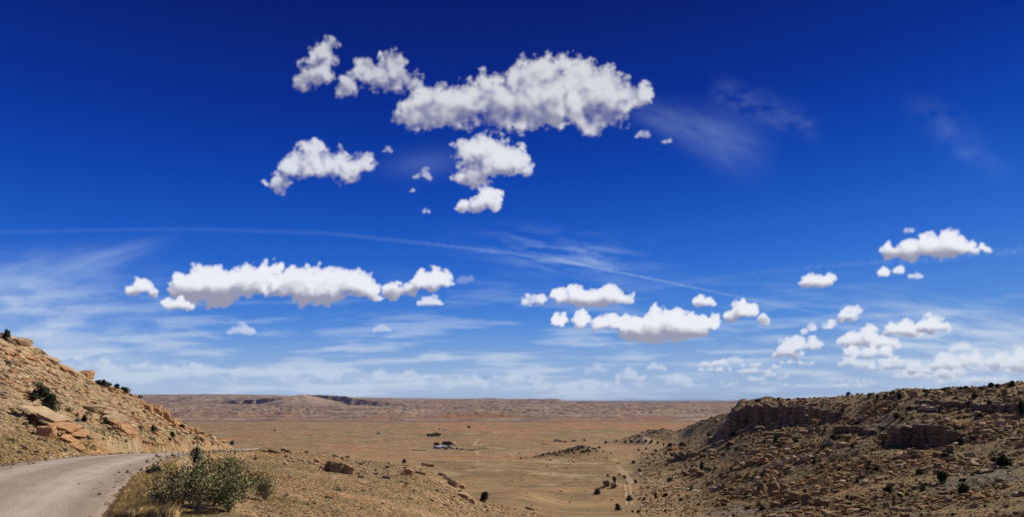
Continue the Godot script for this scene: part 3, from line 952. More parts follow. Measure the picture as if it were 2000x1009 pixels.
func make_road_line() -> void:
	var pts := [Vector3(-2.5, -2.35, 5.0), Vector3(-9.0, -2.42, -8.0), Vector3(-15.2, -2.5, -20.0), Vector3(-18.6, -2.62, -29.0), Vector3(-21.3, -3.1, -38.0), Vector3(-24.0, -3.75, -47.0), Vector3(-27.6, -4.6, -58.0), Vector3(-31.8, -5.5, -70.0), Vector3(-36.0, -6.35, -83.0), Vector3(-41.0, -7.3, -98.0), Vector3(-45.4, -8.3, -112.0), Vector3(-50.0, -11.0, -126.0)]
	var cv := Curve3D.new()
	for i in pts.size():
		var t: Vector3 = (pts[mini(i + 1, pts.size() - 1)] - pts[maxi(i - 1, 0)]) / 6.0
		cv.add_point(pts[i], -t, t)
	cv.bake_interval = 1.0
	for p in cv.get_baked_points():
		road_mid.append(p)

# A strip of ground along a line: the road, wheel tracks. Rows of points across, each laid a little above the sheet.
func strip(called: String, line: Array, half: float, lift: float, m: Material, level: bool, across := 10) -> void:
	var st := SurfaceTool.new()
	st.begin(Mesh.PRIMITIVE_TRIANGLES)
	var n_e := noise(31, 0.25, 2)
	var n_g := noise(32, 2.2, 3, 0.6)
	var n_s := noise(33, 0.5, 3)
	for i in line.size():
		var p: Vector3 = line[i]
		var t: Vector3 = line[mini(i + 1, line.size() - 1)] - line[maxi(i - 1, 0)]
		var side := Vector3(-t.z, 0, t.x).normalized()
		for k in across + 1:
			var f := k / float(across) * 2.0 - 1.0
			var wob := 1.0 + (0.10 * n_e.get_noise_2d(p.x * 3.0 + signf(f) * 50.0, p.z * 3.0) + 0.05 * n_g.get_noise_2d(p.x + signf(f) * 9.0, p.z)) * absf(f)
			var q := p + side * f * half * wob
			var y := ground(q.x, q.z) + lift
			if level:
				y = maxf(y, p.y + 0.03 - 0.05 * f * f + 0.02 * n_s.get_noise_2d(q.x, q.z))
				if absf(f) > 0.99:
					y = minf(y, p.y - 0.12)
			# two worn wheel lines, paler and finer than the loose gravel between
			var worn := exp(-pow((absf(f) - 0.45) / 0.2, 2.0))
			var rut := 0.10 * n_s.get_noise_2d(f * 9.0, i * 0.02 + 70.0) + 0.07 * n_g.get_noise_2d(f * 9.0, i * 0.012)
			var g := 1.0 + rut + 0.20 * n_g.get_noise_2d(q.x, q.z) + 0.14 * n_s.get_noise_2d(q.x, q.z)
			var col := Vector3(0.44, 0.365, 0.285).lerp(Vector3(0.62, 0.54, 0.445), worn) * g
			if not level:
				col = Vector3(0.385, 0.27, 0.145) * g
			st.set_color(Color(col.x, col.y, col.z))
			st.add_vertex(Vector3(q.x, y, q.z))
	var w := across + 1
	for i in line.size() - 1:
		for k in across:
			var a := i * w + k
			for q in [a, a + w, a + 1, a + 1, a + w, a + w + 1]:
				st.add_index(q)
	st.generate_normals()
	var o := MeshInstance3D.new()
	o.name = called
	o.mesh = st.commit()
	o.mesh.surface_set_material(0, m)
	o.set_meta("kind", "structure")
	add_child(o, true)

# ---------------------------------------------------------------- names, labels
var used := {}

func numbered(called: String) -> String:
	if not used.has(called):
		used[called] = 0
		return called
	used[called] += 1
	return "%s_%03d" % [called, used[called]]

func tag(o: Node3D, label: String, category: String, group := "") -> Node3D:
	o.set_meta("label", label)
	o.set_meta("category", category)
	if group != "":
		o.set_meta("group", group)
	return o

func put(called: String, mesh: Mesh, at: Transform3D, label: String, category: String, group := "", m: Material = null) -> MeshInstance3D:
	var o := MeshInstance3D.new()
	o.name = numbered(called)
	o.mesh = mesh
	o.transform = at
	if m:
		o.material_override = m
	tag(o, label, category, group)
	add_child(o, true)
	return o

func thing(called: String, at: Transform3D, label: String, category: String, group := "") -> Node3D:
	var o := Node3D.new()
	o.name = numbered(called)
	o.transform = at
	tag(o, label, category, group)
	add_child(o, true)
	return o

func part(called: String, mesh: Mesh, parent: Node3D, m: Material = null, at := Transform3D()) -> MeshInstance3D:
	var o := MeshInstance3D.new()
	o.name = called
	o.mesh = mesh
	o.transform = at
	if m:
		o.material_override = m
	parent.add_child(o, true)
	return o

func stuff(called: String, mesh: Mesh, where: Array, tints: Array, label: String, category: String) -> void:
	var mm := MultiMesh.new()
	mm.transform_format = MultiMesh.TRANSFORM_3D
	mm.use_colors = true
	mm.mesh = mesh
	mm.instance_count = where.size()
	for i in where.size():
		mm.set_instance_transform(i, where[i])
		mm.set_instance_color(i, tints[i])
	var o := MultiMeshInstance3D.new()
	o.name = numbered(called)
	o.multimesh = mm
	o.set_meta("kind", "stuff")
	tag(o, label, category)
	add_child(o, true)

# ---------------------------------------------------------------- materials
func lin(r: float, g: float, b: float) -> Color:
	return Color(r, g, b).linear_to_srgb()

var mat := {}

func stone(called: String, dark: Color, mid: Color, pale: Color, scale: float, sd: int) -> StandardMaterial3D:
	var m := StandardMaterial3D.new()
	m.resource_name = called
	var t := NoiseTexture2D.new()
	t.width = 256
	t.height = 256
	t.seamless = true
	t.noise = noise(sd, 0.022, 5, 0.62)
	var g := Gradient.new()
	g.offsets = PackedFloat32Array([0.12, 0.48, 0.88])
	g.colors = PackedColorArray([dark.linear_to_srgb(), mid.linear_to_srgb(), pale.linear_to_srgb()])
	t.color_ramp = g
	m.albedo_texture = t
	m.uv1_triplanar = true
	m.uv1_scale = Vector3(scale, scale * 2.6, scale)      # drawn out along the beds
	var h := NoiseTexture2D.new()
	h.width = 256
	h.height = 256
	h.seamless = true
	h.noise = noise(sd + 5, 0.03, 5, 0.6)
	m.heightmap_enabled = true
	m.heightmap_texture = h
	m.heightmap_scale = 4.0
	m.roughness = 0.92
	m.metallic_specular = 0.25
	m.vertex_color_use_as_albedo = true
	return m

func plain_mat(called: String, c: Color, rough := 0.85, metal := 0.0) -> StandardMaterial3D:
	var m := StandardMaterial3D.new()
	m.resource_name = called
	m.albedo_color = c.linear_to_srgb()
	m.roughness = rough
	m.metallic = metal
	m.vertex_color_use_as_albedo = true
	return m

func make_materials() -> void:
	mat.tan = stone("tan sandstone", Color(0.26, 0.17, 0.09), Color(0.44, 0.32, 0.19), Color(0.56, 0.44, 0.29), 0.35, 301)
	mat.orange = stone("orange sandstone", Color(0.25, 0.115, 0.05), Color(0.43, 0.235, 0.11), Color(0.52, 0.36, 0.21), 0.35, 311)
	mat.brown = stone("brown varnished sandstone", Color(0.07, 0.05, 0.03), Color(0.225, 0.155, 0.072), Color(0.46, 0.315, 0.145), 0.3, 321)
	mat.cliff = stone("cliff sandstone", Color(0.06, 0.038, 0.022), Color(0.17, 0.118, 0.066), Color(0.36, 0.26, 0.145), 0.25, 331)
	mat.needle = plain_mat("juniper foliage", Color(1, 1, 1), 0.8)
	mat.needle.backlight_enabled = true
	mat.needle.backlight = Color(0.2, 0.25, 0.1)
	mat.wood = plain_mat("grey weathered wood", Color(0.34, 0.28, 0.21), 0.9)
	mat.bark = plain_mat("juniper bark", Color(0.17, 0.125, 0.085), 0.95)
	mat.straw = plain_mat("dry grass", Color(1, 1, 1), 0.9)
	mat.straw.backlight_enabled = true
	mat.straw.backlight = Color(0.8, 0.72, 0.5)

# ---------------------------------------------------------------- rocks: a ball cut by planes, so that it breaks along faces
func ball(levels: int) -> Array:
	var t := (1.0 + sqrt(5.0)) / 2.0
	var v: Array = []
	for p in [Vector3(-1, t, 0), Vector3(1, t, 0), Vector3(-1, -t, 0), Vector3(1, -t, 0), Vector3(0, -1, t), Vector3(0, 1, t), Vector3(0, -1, -t), Vector3(0, 1, -t), Vector3(t, 0, -1), Vector3(t, 0, 1), Vector3(-t, 0, -1), Vector3(-t, 0, 1)]:
		v.append(p.normalized())
	var f := [[0, 11, 5], [0, 5, 1], [0, 1, 7], [0, 7, 10], [0, 10, 11], [1, 5, 9], [5, 11, 4], [11, 10, 2], [10, 7, 6], [7, 1, 8], [3, 9, 4], [3, 4, 2], [3, 2, 6], [3, 6, 8], [3, 8, 9], [4, 9, 5], [2, 4, 11], [6, 2, 10], [8, 6, 7], [9, 8, 1]]
	for l in levels:
		var g := []
		var mid := {}
		for q in f:
			var m := []
			for k in 3:
				var a: int = q[k]
				var b: int = q[(k + 1) % 3]
				var key := Vector2i(mini(a, b), maxi(a, b))
				if not mid.has(key):
					mid[key] = v.size()
					v.append((v[a] + v[b]).normalized())
				m.append(mid[key])
			g.append([q[0], m[0], m[2]])
			g.append([q[1], m[1], m[0]])
			g.append([q[2], m[2], m[1]])
			g.append(m)
		f = g
	return [v, f]

var balls := {}

# size: full extents. beds > 0 puts steps along the layers. The rock's origin is at the middle of its underside.
func rock(sd: int, size: Vector3, levels := 2, cuts := 9, rough := 0.07, beds := 0.0) -> ArrayMesh:
	if not balls.has(levels):
		balls[levels] = ball(levels)
	var rng := RandomNumberGenerator.new()
	rng.seed = sd
	var pn := []
	var pd := []
	for n in [Vector3.UP, Vector3.DOWN, Vector3.LEFT, Vector3.RIGHT, Vector3.FORWARD, Vector3.BACK]:
		pn.append((n + Vector3(rng.randfn(0, 0.2), rng.randfn(0, 0.13), rng.randfn(0, 0.2))).normalized())
		pd.append(rng.randf_range(0.80, 1.0))
	for i in cuts:
		pn.append(Vector3(rng.randfn(), rng.randfn() * 0.8, rng.randfn()).normalized())
		pd.append(rng.randf_range(0.98, 1.30))
	var nz := noise(sd + 7, 0.9, 3)
	var nb := noise(sd + 8, 1.0, 2)
	var pos := []
	for d in balls[levels][0]:
		var r := 3.0
		for i in pn.size():
			var k: float = pn[i].dot(d)
			if k > 0.03:
				r = minf(r, pd[i] / k)
		var p: Vector3 = d * r
		p += d * rough * nz.get_noise_3d(p.x * 1.6, p.y * 1.6, p.z * 1.6) * 2.0
		if beds > 0.0:
			var s := nb.get_noise_2d(p.y * 4.0, sd * 3.1)
			p.x *= 1.0 + beds * s
			p.z *= 1.0 + beds * s
		pos.append(Vector3(p.x * size.x * 0.5, (p.y + 0.8) * size.y * 0.5, p.z * size.z * 0.5))
	var st := SurfaceTool.new()
	st.begin(Mesh.PRIMITIVE_TRIANGLES)
	for q in balls[levels][1]:
		var c := 1.0 + rng.randf_range(-0.10, 0.10)
		for k in [0, 2, 1]:
			st.set_color(Color(c, c, c))
			st.set_smooth_group(-1)
			st.add_vertex(pos[q[k]])
	st.generate_normals()
	return st.commit()

func dressed(m: ArrayMesh, with: Material) -> ArrayMesh:
	m.surface_set_material(0, with)
	return m

# Where and how a rock sits: on the ground, partly sunk, leaning with the slope and the beds.
func seat(p: Vector3, size: Vector3, yaw: float, lean: float, rng: RandomNumberGenerator, dip := 0.0, sink := 0.18) -> Transform3D:
	var up := Vector3.UP.lerp(slope_normal(p.x, p.z, 1.0), lean).normalized()
	up = (up + Vector3(rng.randfn(0, 0.12) - dip, 0, rng.randfn(0, 0.12))).normalized()
	var b := Basis(Quaternion(Vector3.UP, up)) * Basis(Vector3.UP, yaw)
	b = b.scaled_local(size)
	return Transform3D(b, p - up * size.y * sink)

# ---------------------------------------------------------------- bushes
func tuft_tri(st: SurfaceTool, p: Vector3, d: Vector3, s: float, c: Color, rng: RandomNumberGenerator) -> void:
	var side := d.cross(Vector3(rng.randfn(), rng.randfn(), rng.randfn())).normalized()
	st.set_normal((d + side * 0.3).normalized())
	st.set_color(c)
	st.add_vertex(p - side * s * 0.5)
	st.set_color(c)
	st.add_vertex(p + side * s * 0.5)
	st.set_color(c)
	st.add_vertex(p + d * s * 1.25)

# A crown about 1 wide and 1 tall made of many small sprays round uneven lobes.
func crown(sd: int, lobes: int, sprays: int, spray: float, dark: Color, pale: Color, squat := 1.0) -> ArrayMesh:
	var rng := RandomNumberGenerator.new()
	rng.seed = sd
	var st := SurfaceTool.new()
	st.begin(Mesh.PRIMITIVE_TRIANGLES)
	var c := []
	for i in lobes:
		var a := rng.randf() * TAU
		var h := rng.randf_range(0.16, 0.80)
		var r := rng.randf_range(0.05, 0.40) * (1.15 - 0.6 * h)
		c.append([Vector3(cos(a) * r, h * squat, sin(a) * r), rng.randf_range(0.09, 0.24) * (1.15 - 0.45 * h), rng.randf_range(0.65, 1.45)])
	for i in sprays:
		var l: Array = c[rng.randi() % lobes]
		var d := Vector3(rng.randfn(), rng.randfn() + 0.25, rng.randfn()).normalized()
		var p: Vector3 = l[0] + d * l[1] * rng.randf_range(0.55, 1.12)
		if p.y < 0.01:
			continue
		var k: Color = dark.lerp(pale, rng.randf() * rng.randf())
		k = k * float(l[2])
		tuft_tri(st, p, (d + Vector3(rng.randfn(), rng.randfn(), rng.randfn()) * 0.5).normalized(), spray * rng.randf_range(0.6, 1.3), k, rng)
	return dressed(st.commit(), mat.needle)

func tube(st: SurfaceTool, pts: Array, r0: float, r1: float, c: Color, sides := 5) -> void:
	var rings := []
	for i in pts.size():
		var t: Vector3 = (pts[mini(i + 1, pts.size() - 1)] - pts[maxi(i - 1, 0)]).normalized()
		var a := t.cross(Vector3(0.31, 0.2, 0.9)).normalized()
		var b := t.cross(a)
		var r := lerpf(r0, r1, i / float(pts.size() - 1))
		var ring := []
		for k in sides:
			var w := TAU * k / sides
			ring.append([pts[i] + (a * cos(w) + b * sin(w)) * r, a * cos(w) + b * sin(w)])
		rings.append(ring)
	for i in pts.size() - 1:
		for k in sides:
			var n := (k + 1) % sides
			for q in [[i, k], [i + 1, k], [i, n], [i, n], [i + 1, k], [i + 1, n]]:
				st.set_color(c)
				st.set_normal(rings[q[0]][q[1]][1])
				st.add_vertex(rings[q[0]][q[1]][0])

var bush_crowns := []
var bush_trunk: ArrayMesh

func juniper(u: float, v: float, wide: float, tall: float, label: String, group := "", kind := -1, from := 9.0) -> Node3D:
	var p := hit(u, v, from)
	var k := -p.z / F
	var rng := RandomNumberGenerator.new()
	rng.seed = int(u * 31.0 + v * 7.0)
	var t := thing("juniper", Transform3D(Basis(Vector3.UP, rng.randf() * TAU).scaled_local(Vector3(wide * k * 1.12, tall * k * 1.12, wide * k * 1.12)), p - Vector3(0, tall * k * 0.06, 0)), label, "bush", group)
	part("crown", bush_crowns[kind if kind >= 0 else rng.randi() % bush_crowns.size()], t)
	if maxf(wide, tall) > 13.0:
		part("trunk", bush_trunk, t)
	return t

# A shrub near the viewpoint with real stems: built in metres.
func near_shrub(u: float, v: float, r: float, h: float, stems: int, leaves: int, sd: int, label: String, green := 1.0) -> void:
	var p := hit(u, v, 6.0)
	var t := thing("desert_shrub", Transform3D(Basis(), p), label, "shrub")
	var rng := RandomNumberGenerator.new()
	rng.seed = sd
	var tips := []
	var fo := SurfaceTool.new()
	fo.begin(Mesh.PRIMITIVE_TRIANGLES)
	for i in stems:
		var st := SurfaceTool.new()
		st.begin(Mesh.PRIMITIVE_TRIANGLES)
		var a := TAU * i / stems + rng.randf_range(-0.4, 0.4)
		var out := rng.randf_range(0.25, 1.0)
		var top := Vector3(cos(a) * r * out, h * rng.randf_range(0.55, 1.0), sin(a) * r * out)
		var pts := []
		for k in 6:
			var f := k / 5.0
			pts.append(Vector3(top.x * f, top.y * pow(f, 1.0 - 0.25 * out), top.z * f) + Vector3(rng.randfn(), rng.randfn(), rng.randfn()) * 0.035 * f)
		var pale := rng.randf_range(0.7, 1.3) * (1.6 if i % 4 == 0 else 1.0)
		tube(st, pts, 0.020, 0.006, Color(0.75 * pale, 0.7 * pale, 0.62 * pale))
		for b in 11:
			var f := rng.randf_range(0.12, 1.0)
			var s: Vector3 = pts[0].lerp(pts[5], f)
			s = pts[int(f * 4.99)].lerp(pts[int(f * 4.99) + 1], fposmod(f * 4.99, 1.0))
			var d := (Vector3(rng.randfn(), rng.randf_range(0.1, 1.3), rng.randfn()) + top.normalized()).normalized()
			var l := rng.randf_range(0.14, 0.38) * h
			var q := [s, s + d * l * 0.5 + Vector3(rng.randfn(), rng.randfn(), rng.randfn()) * 0.03, s + d * l + Vector3(0, 0.04, 0)]
			tube(st, q, 0.007, 0.003, Color(0.9 * pale, 0.8 * pale, 0.68 * pale), 4)
			if i % 4 != 0 and rng.randf() < 0.74:
				tips.append(q[2])
				tips.append(q[1])
		part("stem", dressed(st.commit(), mat.wood), t)
	for i in leaves:
		var c: Vector3 = tips[rng.randi() % tips.size()]
		var o := Vector3(rng.randfn(), rng.randfn(), rng.randfn()) * 0.085
		var k := rng.randf()
		var col := Color(0.060, 0.092, 0.028).lerp(Color(0.24, 0.26, 0.085), k * k)
		if rng.randf() > 0.80 * green:
			col = Color(0.30, 0.235, 0.12) * rng.randf_range(0.6, 1.2)
		tuft_tri(fo, c + o, (o.normalized() + Vector3(0, 0.8, 0) + Vector3(rng.randfn(), rng.randfn(), rng.randfn()) * 0.5).normalized(), rng.randf_range(0.022, 0.046), col, rng)
	part("foliage", dressed(fo.commit(), mat.needle), t)

func grass_mesh(sd: int, blades: int, lean: float, base: Color, tip: Color) -> ArrayMesh:      # about 1 tall
	var rng := RandomNumberGenerator.new()
	rng.seed = sd
	var st := SurfaceTool.new()
	st.begin(Mesh.PRIMITIVE_TRIANGLES)
	for i in blades:
		var a := rng.randf() * TAU
		var o := Vector3(cos(a), 0, sin(a))
		var p := o * rng.randf_range(0.0, 0.22)
		var h := rng.randf_range(0.5, 1.0)
		var l := lean * rng.randf_range(0.2, 1.0)
		var m := p + Vector3(o.x * l * 0.35, h * 0.6, o.z * l * 0.35)
		var q := p + Vector3(o.x * l, h, o.z * l)
		var s := Vector3(-o.z, 0, o.x).rotated(Vector3.UP, rng.randfn()) * 0.016
		var c := base.lerp(tip, rng.randf()) * rng.randf_range(0.7, 1.2)
		var n := (o + Vector3(0, 0.7, 0)).normalized()
		for w in [p - s, p + s, m + s * 0.7, p - s, m + s * 0.7, m - s * 0.7, m - s * 0.7, m + s * 0.7, q]:
			st.set_color(c)
			st.set_normal(n)
			st.add_vertex(w)
	return dressed(st.commit(), mat.straw)

func grade(rng: RandomNumberGenerator, lo := 0.75, hi := 1.2) -> Color:
	var k := rng.randf_range(lo, hi)
	return Color(k * rng.randf_range(0.95, 1.05), k, k * rng.randf_range(0.92, 1.06))

# Words for where a thing lies: the nearest of the landmarks that a viewer can find, and on which side of it.
func beside(u: float, v: float, marks: Array) -> String:
	var best := 1e9
	var out := ""
	for m in marks:
		var d := Vector2(u - m[0], (v - m[1]) * 1.6)
		if d.length() < best:
			best = d.length()
			var how := ""
			if absf(d.x) > absf(d.y):
				how = "left of " if d.x < 0.0 else "right of "
			else:
				how = "above " if d.y < 0.0 else "below "
			out = ("just " if best < 28.0 else ("far " if best > 75.0 else "")) + how + m[2]
	return out

func build_things() -> void:
	make_materials()
	for i in 6:
		bush_crowns.append(crown(900 + i, 13 + i, 1500, 0.075, Color(0.024, 0.036, 0.014), Color(0.075, 0.085, 0.034), [1.0, 1.0, 0.9, 1.05, 0.85, 1.0][i]))
	var st := SurfaceTool.new()
	st.begin(Mesh.PRIMITIVE_TRIANGLES)
	tube(st, [Vector3(0, -0.1, 0), Vector3(0.02, 0.2, 0.01), Vector3(-0.03, 0.45, 0.02), Vector3(0.02, 0.7, 0)], 0.05, 0.015, Color(1, 1, 1), 6)
	tube(st, [Vector3(0.01, 0.12, 0), Vector3(0.14, 0.3, 0.06), Vector3(0.22, 0.5, 0.1)], 0.03, 0.008, Color(1, 1, 1))
	tube(st, [Vector3(0, 0.1, 0), Vector3(-0.15, 0.25, -0.06), Vector3(-0.2, 0.5, -0.14)], 0.03, 0.008, Color(1, 1, 1))
	bush_trunk = dressed(st.commit(), mat.bark)
	left_hill()
	near_slope()
	right_hill()
	valley()

func slab_set(sd: int, n: int, m: Material, levels := 2) -> Array:
	var out := []
	var rng := RandomNumberGenerator.new()
	rng.seed = sd
	for i in n:
		out.append(dressed(rock(sd + i * 13, Vector3(1, 1, 1), levels, 8, 0.05, 0.05), m))
	return out

# ---------------------------------------------------------------- the hill above the road
func left_hill() -> void:
	var rng := RandomNumberGenerator.new()
	rng.seed = 5
	var tan_ := slab_set(1000, 7, mat.tan)
	var org := slab_set(1200, 5, mat.orange)
	# the marked outcrops: bearing, dip, width and height in the photograph's measure, thickness ratio, lean
	var big := [
		[97, 850, 32, 22, -0.1, "bright orange block fallen below the dark overhang", 1],
		[136, 862, 34, 9, 0.6, "narrow slab trailing down from the overhang towards the road", 1],
		[150, 874, 26, 8, 0.6, "lowest narrow slab at the foot of the overhanging ledge", 1],
		[190, 803, 38, 13, 0.1, "tan slab tilted up beside the layered ledge", 0],
		[222, 814, 44, 10, 0.25, "upper slab of the layered ledge in mid slope", 0],
		[228, 823, 42, 9, 0.3, "middle slab of the layered ledge in mid slope", 0],
		[224, 832, 34, 12, 0.25, "orange lowest slab of the layered ledge in mid slope", 1],
		[248, 845, 40, 11, 0.65, "long pinkish slab sloping down from the layered ledge", 1],
		[308, 811, 17, 22, 0.0, "upright orange rock standing near the end of the ridge", 1],
		[327, 822, 12, 24, 0.0, "pointed orange rock pinnacle at the end of the ridge", 1],
		[338, 830, 14, 13, 0.0, "small orange block below the pointed pinnacle", 1],
		[292, 803, 15, 14, 0.0, "orange block left of the upright rock on the ridge", 1],
		[142, 733, 34, 11, 0.35, "long flat slab on the skyline left of the ridge bushes", 0],
		[96, 706, 30, 10, 0.3, "flat slab on the steep upper skyline", 0],
		[42, 672, 40, 12, 0.05, "wide flat capstone on the skyline by the corner juniper", 0],
		[168, 738, 22, 15, 0.1, "reddish brown blocky outcrop on the skyline left of the ridge bushes", 1],
		[66, 726, 34, 9, 0.2, "thin jutting slab on the upper slope under the capstone", 0],
		[26, 712, 26, 8, 0.15, "thin jutting slab at the far left below the capstone", 0],
		[376, 862, 15, 6, 0.2, "small low reddish rock on the lower end of the ridge", 1],
	]
	for b in big:
		var p := hit(b[0], b[1])
		var k := -p.z / F
		var size := Vector3(b[2] * k, b[3] * k * 1.1, b[2] * k * (0.8 if b[2] > b[3] * 1.5 else 1.0))
		var me := dressed(rock(2000 + int(b[0]), Vector3(1, 1, 1), 3, 8, 0.045, 0.06), mat.orange if b[6] == 1 else mat.tan)
		# the beds dip down to the right, along the face of the slope
		var bas := Basis(Vector3(0, 0, 1), -b[4]) * Basis(Vector3(1, 0, 0), rng.randf_range(0.0, 0.22)) * Basis(Vector3.UP, rng.randf_range(-0.3, 0.3))
		var jut: float = 0.45 if b[0] < 70 and b[1] > 780 else (0.30 if b[0] > 180 and b[0] < 230 and b[1] > 795 else 0.15)
		put("sandstone_slab", me, Transform3D(bas.scaled_local(size), p + Vector3(0, size.y * (0.05 if b[3] < 20 else -0.1), jut * size.z)), b[5], "rock")
	for q in [[42, 34, 7, "tan sandstone slab roofing the left end of the dark hollow", 0], [66, 44, 10, "broad tan sandstone slab overhanging the dark hollow under the juniper pair", 0], [93, 34, 8, "orange tan slab roofing the middle of the dark hollow", 1], [116, 26, 7, "narrow orange slab roofing the right end of the dark hollow", 1]]:
		var at_u: int = q[0]
		while not hollow_lip.has(at_u):
			at_u += 1
		var lip: Array = hollow_lip[at_u]
		var k: float = -lip[1].z / F
		var size := Vector3(q[1] * k, q[2] * k, rng.randf_range(2.3, 3.0))
		var mid := Vector3(lip[0].x, lip[1].y - 0.10 + rng.randf_range(-0.08, 0.1), lip[0].z - 1.55 + rng.randf_range(-0.2, 0.25))
		var bas := Basis(Vector3(0, 0, 1), -0.44 + rng.randf_range(-0.14, 0.14)) * Basis(Vector3(1, 0, 0), -0.05) * Basis(Vector3.UP, rng.randf_range(-0.35, 0.35))
		put("sandstone_slab", dressed(rock(2100 + int(q[0]), Vector3(1, 1, 1), 3, 5, 0.05, 0.05), mat.orange if q[4] == 1 else mat.tan), Transform3D(bas.scaled_local(size), mid), q[3], "rock")
	# loose slabs all over the slope
	var marks := [[85, 780, "the juniper cluster"], [60, 815, "the overhanging slab"], [225, 820, "the layered ledge"], [327, 820, "the pointed rock pinnacle"], [222, 748, "the ridge juniper row"], [15, 660, "the corner juniper"], [42, 690, "the flat capstone"], [142, 735, "the long skyline slab"], [168, 750, "the reddish skyline outcrop"], [98, 845, "the fallen orange block"], [298, 845, "the round olive bush"], [376, 862, "the ridge end rock"], [60, 730, "the jutting slab"], [30, 860, "the bare left bank"], [165, 820, "the narrow grey bush"]]
	var loose := []
	while loose.size() < 5600:
		var u := rng.randf_range(-155.0, 455.0)
		var v := rng.randf_range(620.0, 905.0)
		var p := hit(u, v)
		if (EYE_V - v) / F * -p.z > p.y + 0.4 or road_near(p.x, p.z).x < road_half + 0.5 or -p.z > 125.0:
			continue
		var crest := ss(800.0, 690.0, v) + 0.6 * ss(200.0, 330.0, u)
		if rng.randf() > 0.30 + 0.6 * crest or (v > 845.0 and rng.randf() < 0.5):
			continue
		var px := 3.0 + 14.0 * pow(rng.randf(), 3.2) * (0.65 + 0.6 * crest)
		loose.append([px * rng.randf_range(0.9, 1.1), p, px * -p.z / F, u, v])
	loose.sort_custom(func(a, b): return a[0] > b[0])
	var where := [[], []]
	var tints := [[], []]
	for i in loose.size():
		var l: Array = loose[i]
		var w: float = l[2]
		var o := rng.randf() < 0.26 + 0.35 * ss(150.0, 330.0, l[3])
		var size := Vector3(w * rng.randf_range(0.8, 1.3), w * rng.randf_range(0.18, 0.5), w * rng.randf_range(0.6, 1.0))
		var at := seat(l[1], size, rng.randf() * TAU, rng.randf_range(0.3, 0.9), rng, -0.16, 0.10)
		if i < 270 and l[3] > 0.0:
			put("sandstone_slab", (org if o else tan_)[rng.randi() % (5 if o else 7)], at, ("orange" if o else "tan") + (" thin" if size.y < size.x * 0.25 else " thick") + " loose sandstone slab " + beside(l[3], l[4], marks), "rock", "loose orange slabs on the hill above the road" if o else "loose tan slabs on the hill above the road")
		else:
			where[1 if o else 0].append(at)
			tints[1 if o else 0].append(grade(rng))
	stuff("rubble", slab_set(1400, 1, mat.tan, 1)[0], where[0], tints[0], "small tan sandstone rubble over the hill above the road", "rubble")
	stuff("rubble", slab_set(1420, 1, mat.orange, 1)[0], where[1], tints[1], "small orange sandstone rubble over the hill above the road", "rubble")
	# gravel and stones that spill onto the road's edges
	var w3 := []
	var t3 := []
	while w3.size() < 2600:
		var k := rng.randi_range(8, road_mid.size() - 2)
		var a: Vector3 = road_mid[k]
		var tdir: Vector3 = (road_mid[k + 1] - a).normalized()
		var off := (road_half + rng.randfn(-0.10, 0.42)) * (1.0 if rng.randf() < 0.5 else -1.0)
		var p := a + tdir * rng.randf() * 2.0 + Vector3(-tdir.z, 0, tdir.x) * off
		p.y = maxf(ground(p.x, p.z), a.y - 0.03)
		var w := rng.randf_range(0.02, 0.07) + 0.10 * pow(rng.randf(), 8.0)
		w3.append(Transform3D(Basis(Vector3.UP, rng.randf() * TAU).scaled_local(Vector3(w * 1.3, w * 0.8, w)), p))
		t3.append(grade(rng, 0.8, 1.25))
	stuff("gravel", slab_set(1440, 1, mat.tan, 1)[0], w3, t3, "loose gravel along both edges of the dirt road", "gravel")
	# bushes
	juniper(77, 778, 26, 32, "dark juniper, upper left one of the cluster above the overhanging slab", "", 0)
	juniper(64, 782, 18, 20, "small juniper at the left foot of the cluster above the overhanging slab", "", 2)
	juniper(96, 805, 34, 42, "largest dark round juniper just right of the overhanging slab's cluster", "", 1)
	juniper(199, 755, 22, 18, "broad dark juniper just below the skyline of the left ridge", "", 4)
	juniper(191, 740, 13, 8, "flat juniper on the skyline, leftmost of the ridge row", "", 2)
	juniper(212, 741, 10, 8, "small juniper on the skyline, second of the ridge row", "", 3)
	juniper(226, 748, 13, 12, "juniper on the skyline, third of the ridge row", "", 5)
	juniper(242, 756, 18, 14, "widest juniper at the right end of the ridge row", "", 4)
	juniper(272, 777, 10, 7, "low dark bush on the skyline below the ridge row", "", 2)
	juniper(12, 666, 16, 26, "juniper on the skyline in the top left corner of the hill", "", 1)
	juniper(338, 832, 13, 9, "low green bush right of the pointed orange pinnacle", "", 4)
	juniper(353, 836, 14, 10, "wider green bush farther down from the pointed orange pinnacle", "", 2)
	juniper(298, 843, 13, 11, "small round olive bush in the lower slope under the upright rock", "", 5)
	juniper(336, 856, 10, 12, "olive bush low on the slope near the ridge end", "", 3)
	juniper(165, 824, 10, 16, "narrow grey green bush left of the layered ledge", "", 0)
	juniper(206, 829, 13, 18, "dark green bush hugging the left end of the layered ledge", "", 1)
	juniper(452, 869, 9, 9, "dark bush on the road's edge where it bends out of sight", "", 5, 60.0)
	# sage and rabbitbrush along the foot of the slope
	var sage := crown(950, 12, 500, 0.10, Color(0.12, 0.105, 0.075), Color(0.26, 0.22, 0.15), 0.8)
	var dusk := crown(951, 12, 500, 0.09, Color(0.10, 0.08, 0.075), Color(0.20, 0.165, 0.15), 0.8)
	var dry := crown(952, 10, 500, 0.09, Color(0.26, 0.19, 0.075), Color(0.42, 0.31, 0.13), 0.8)
	var n := 0
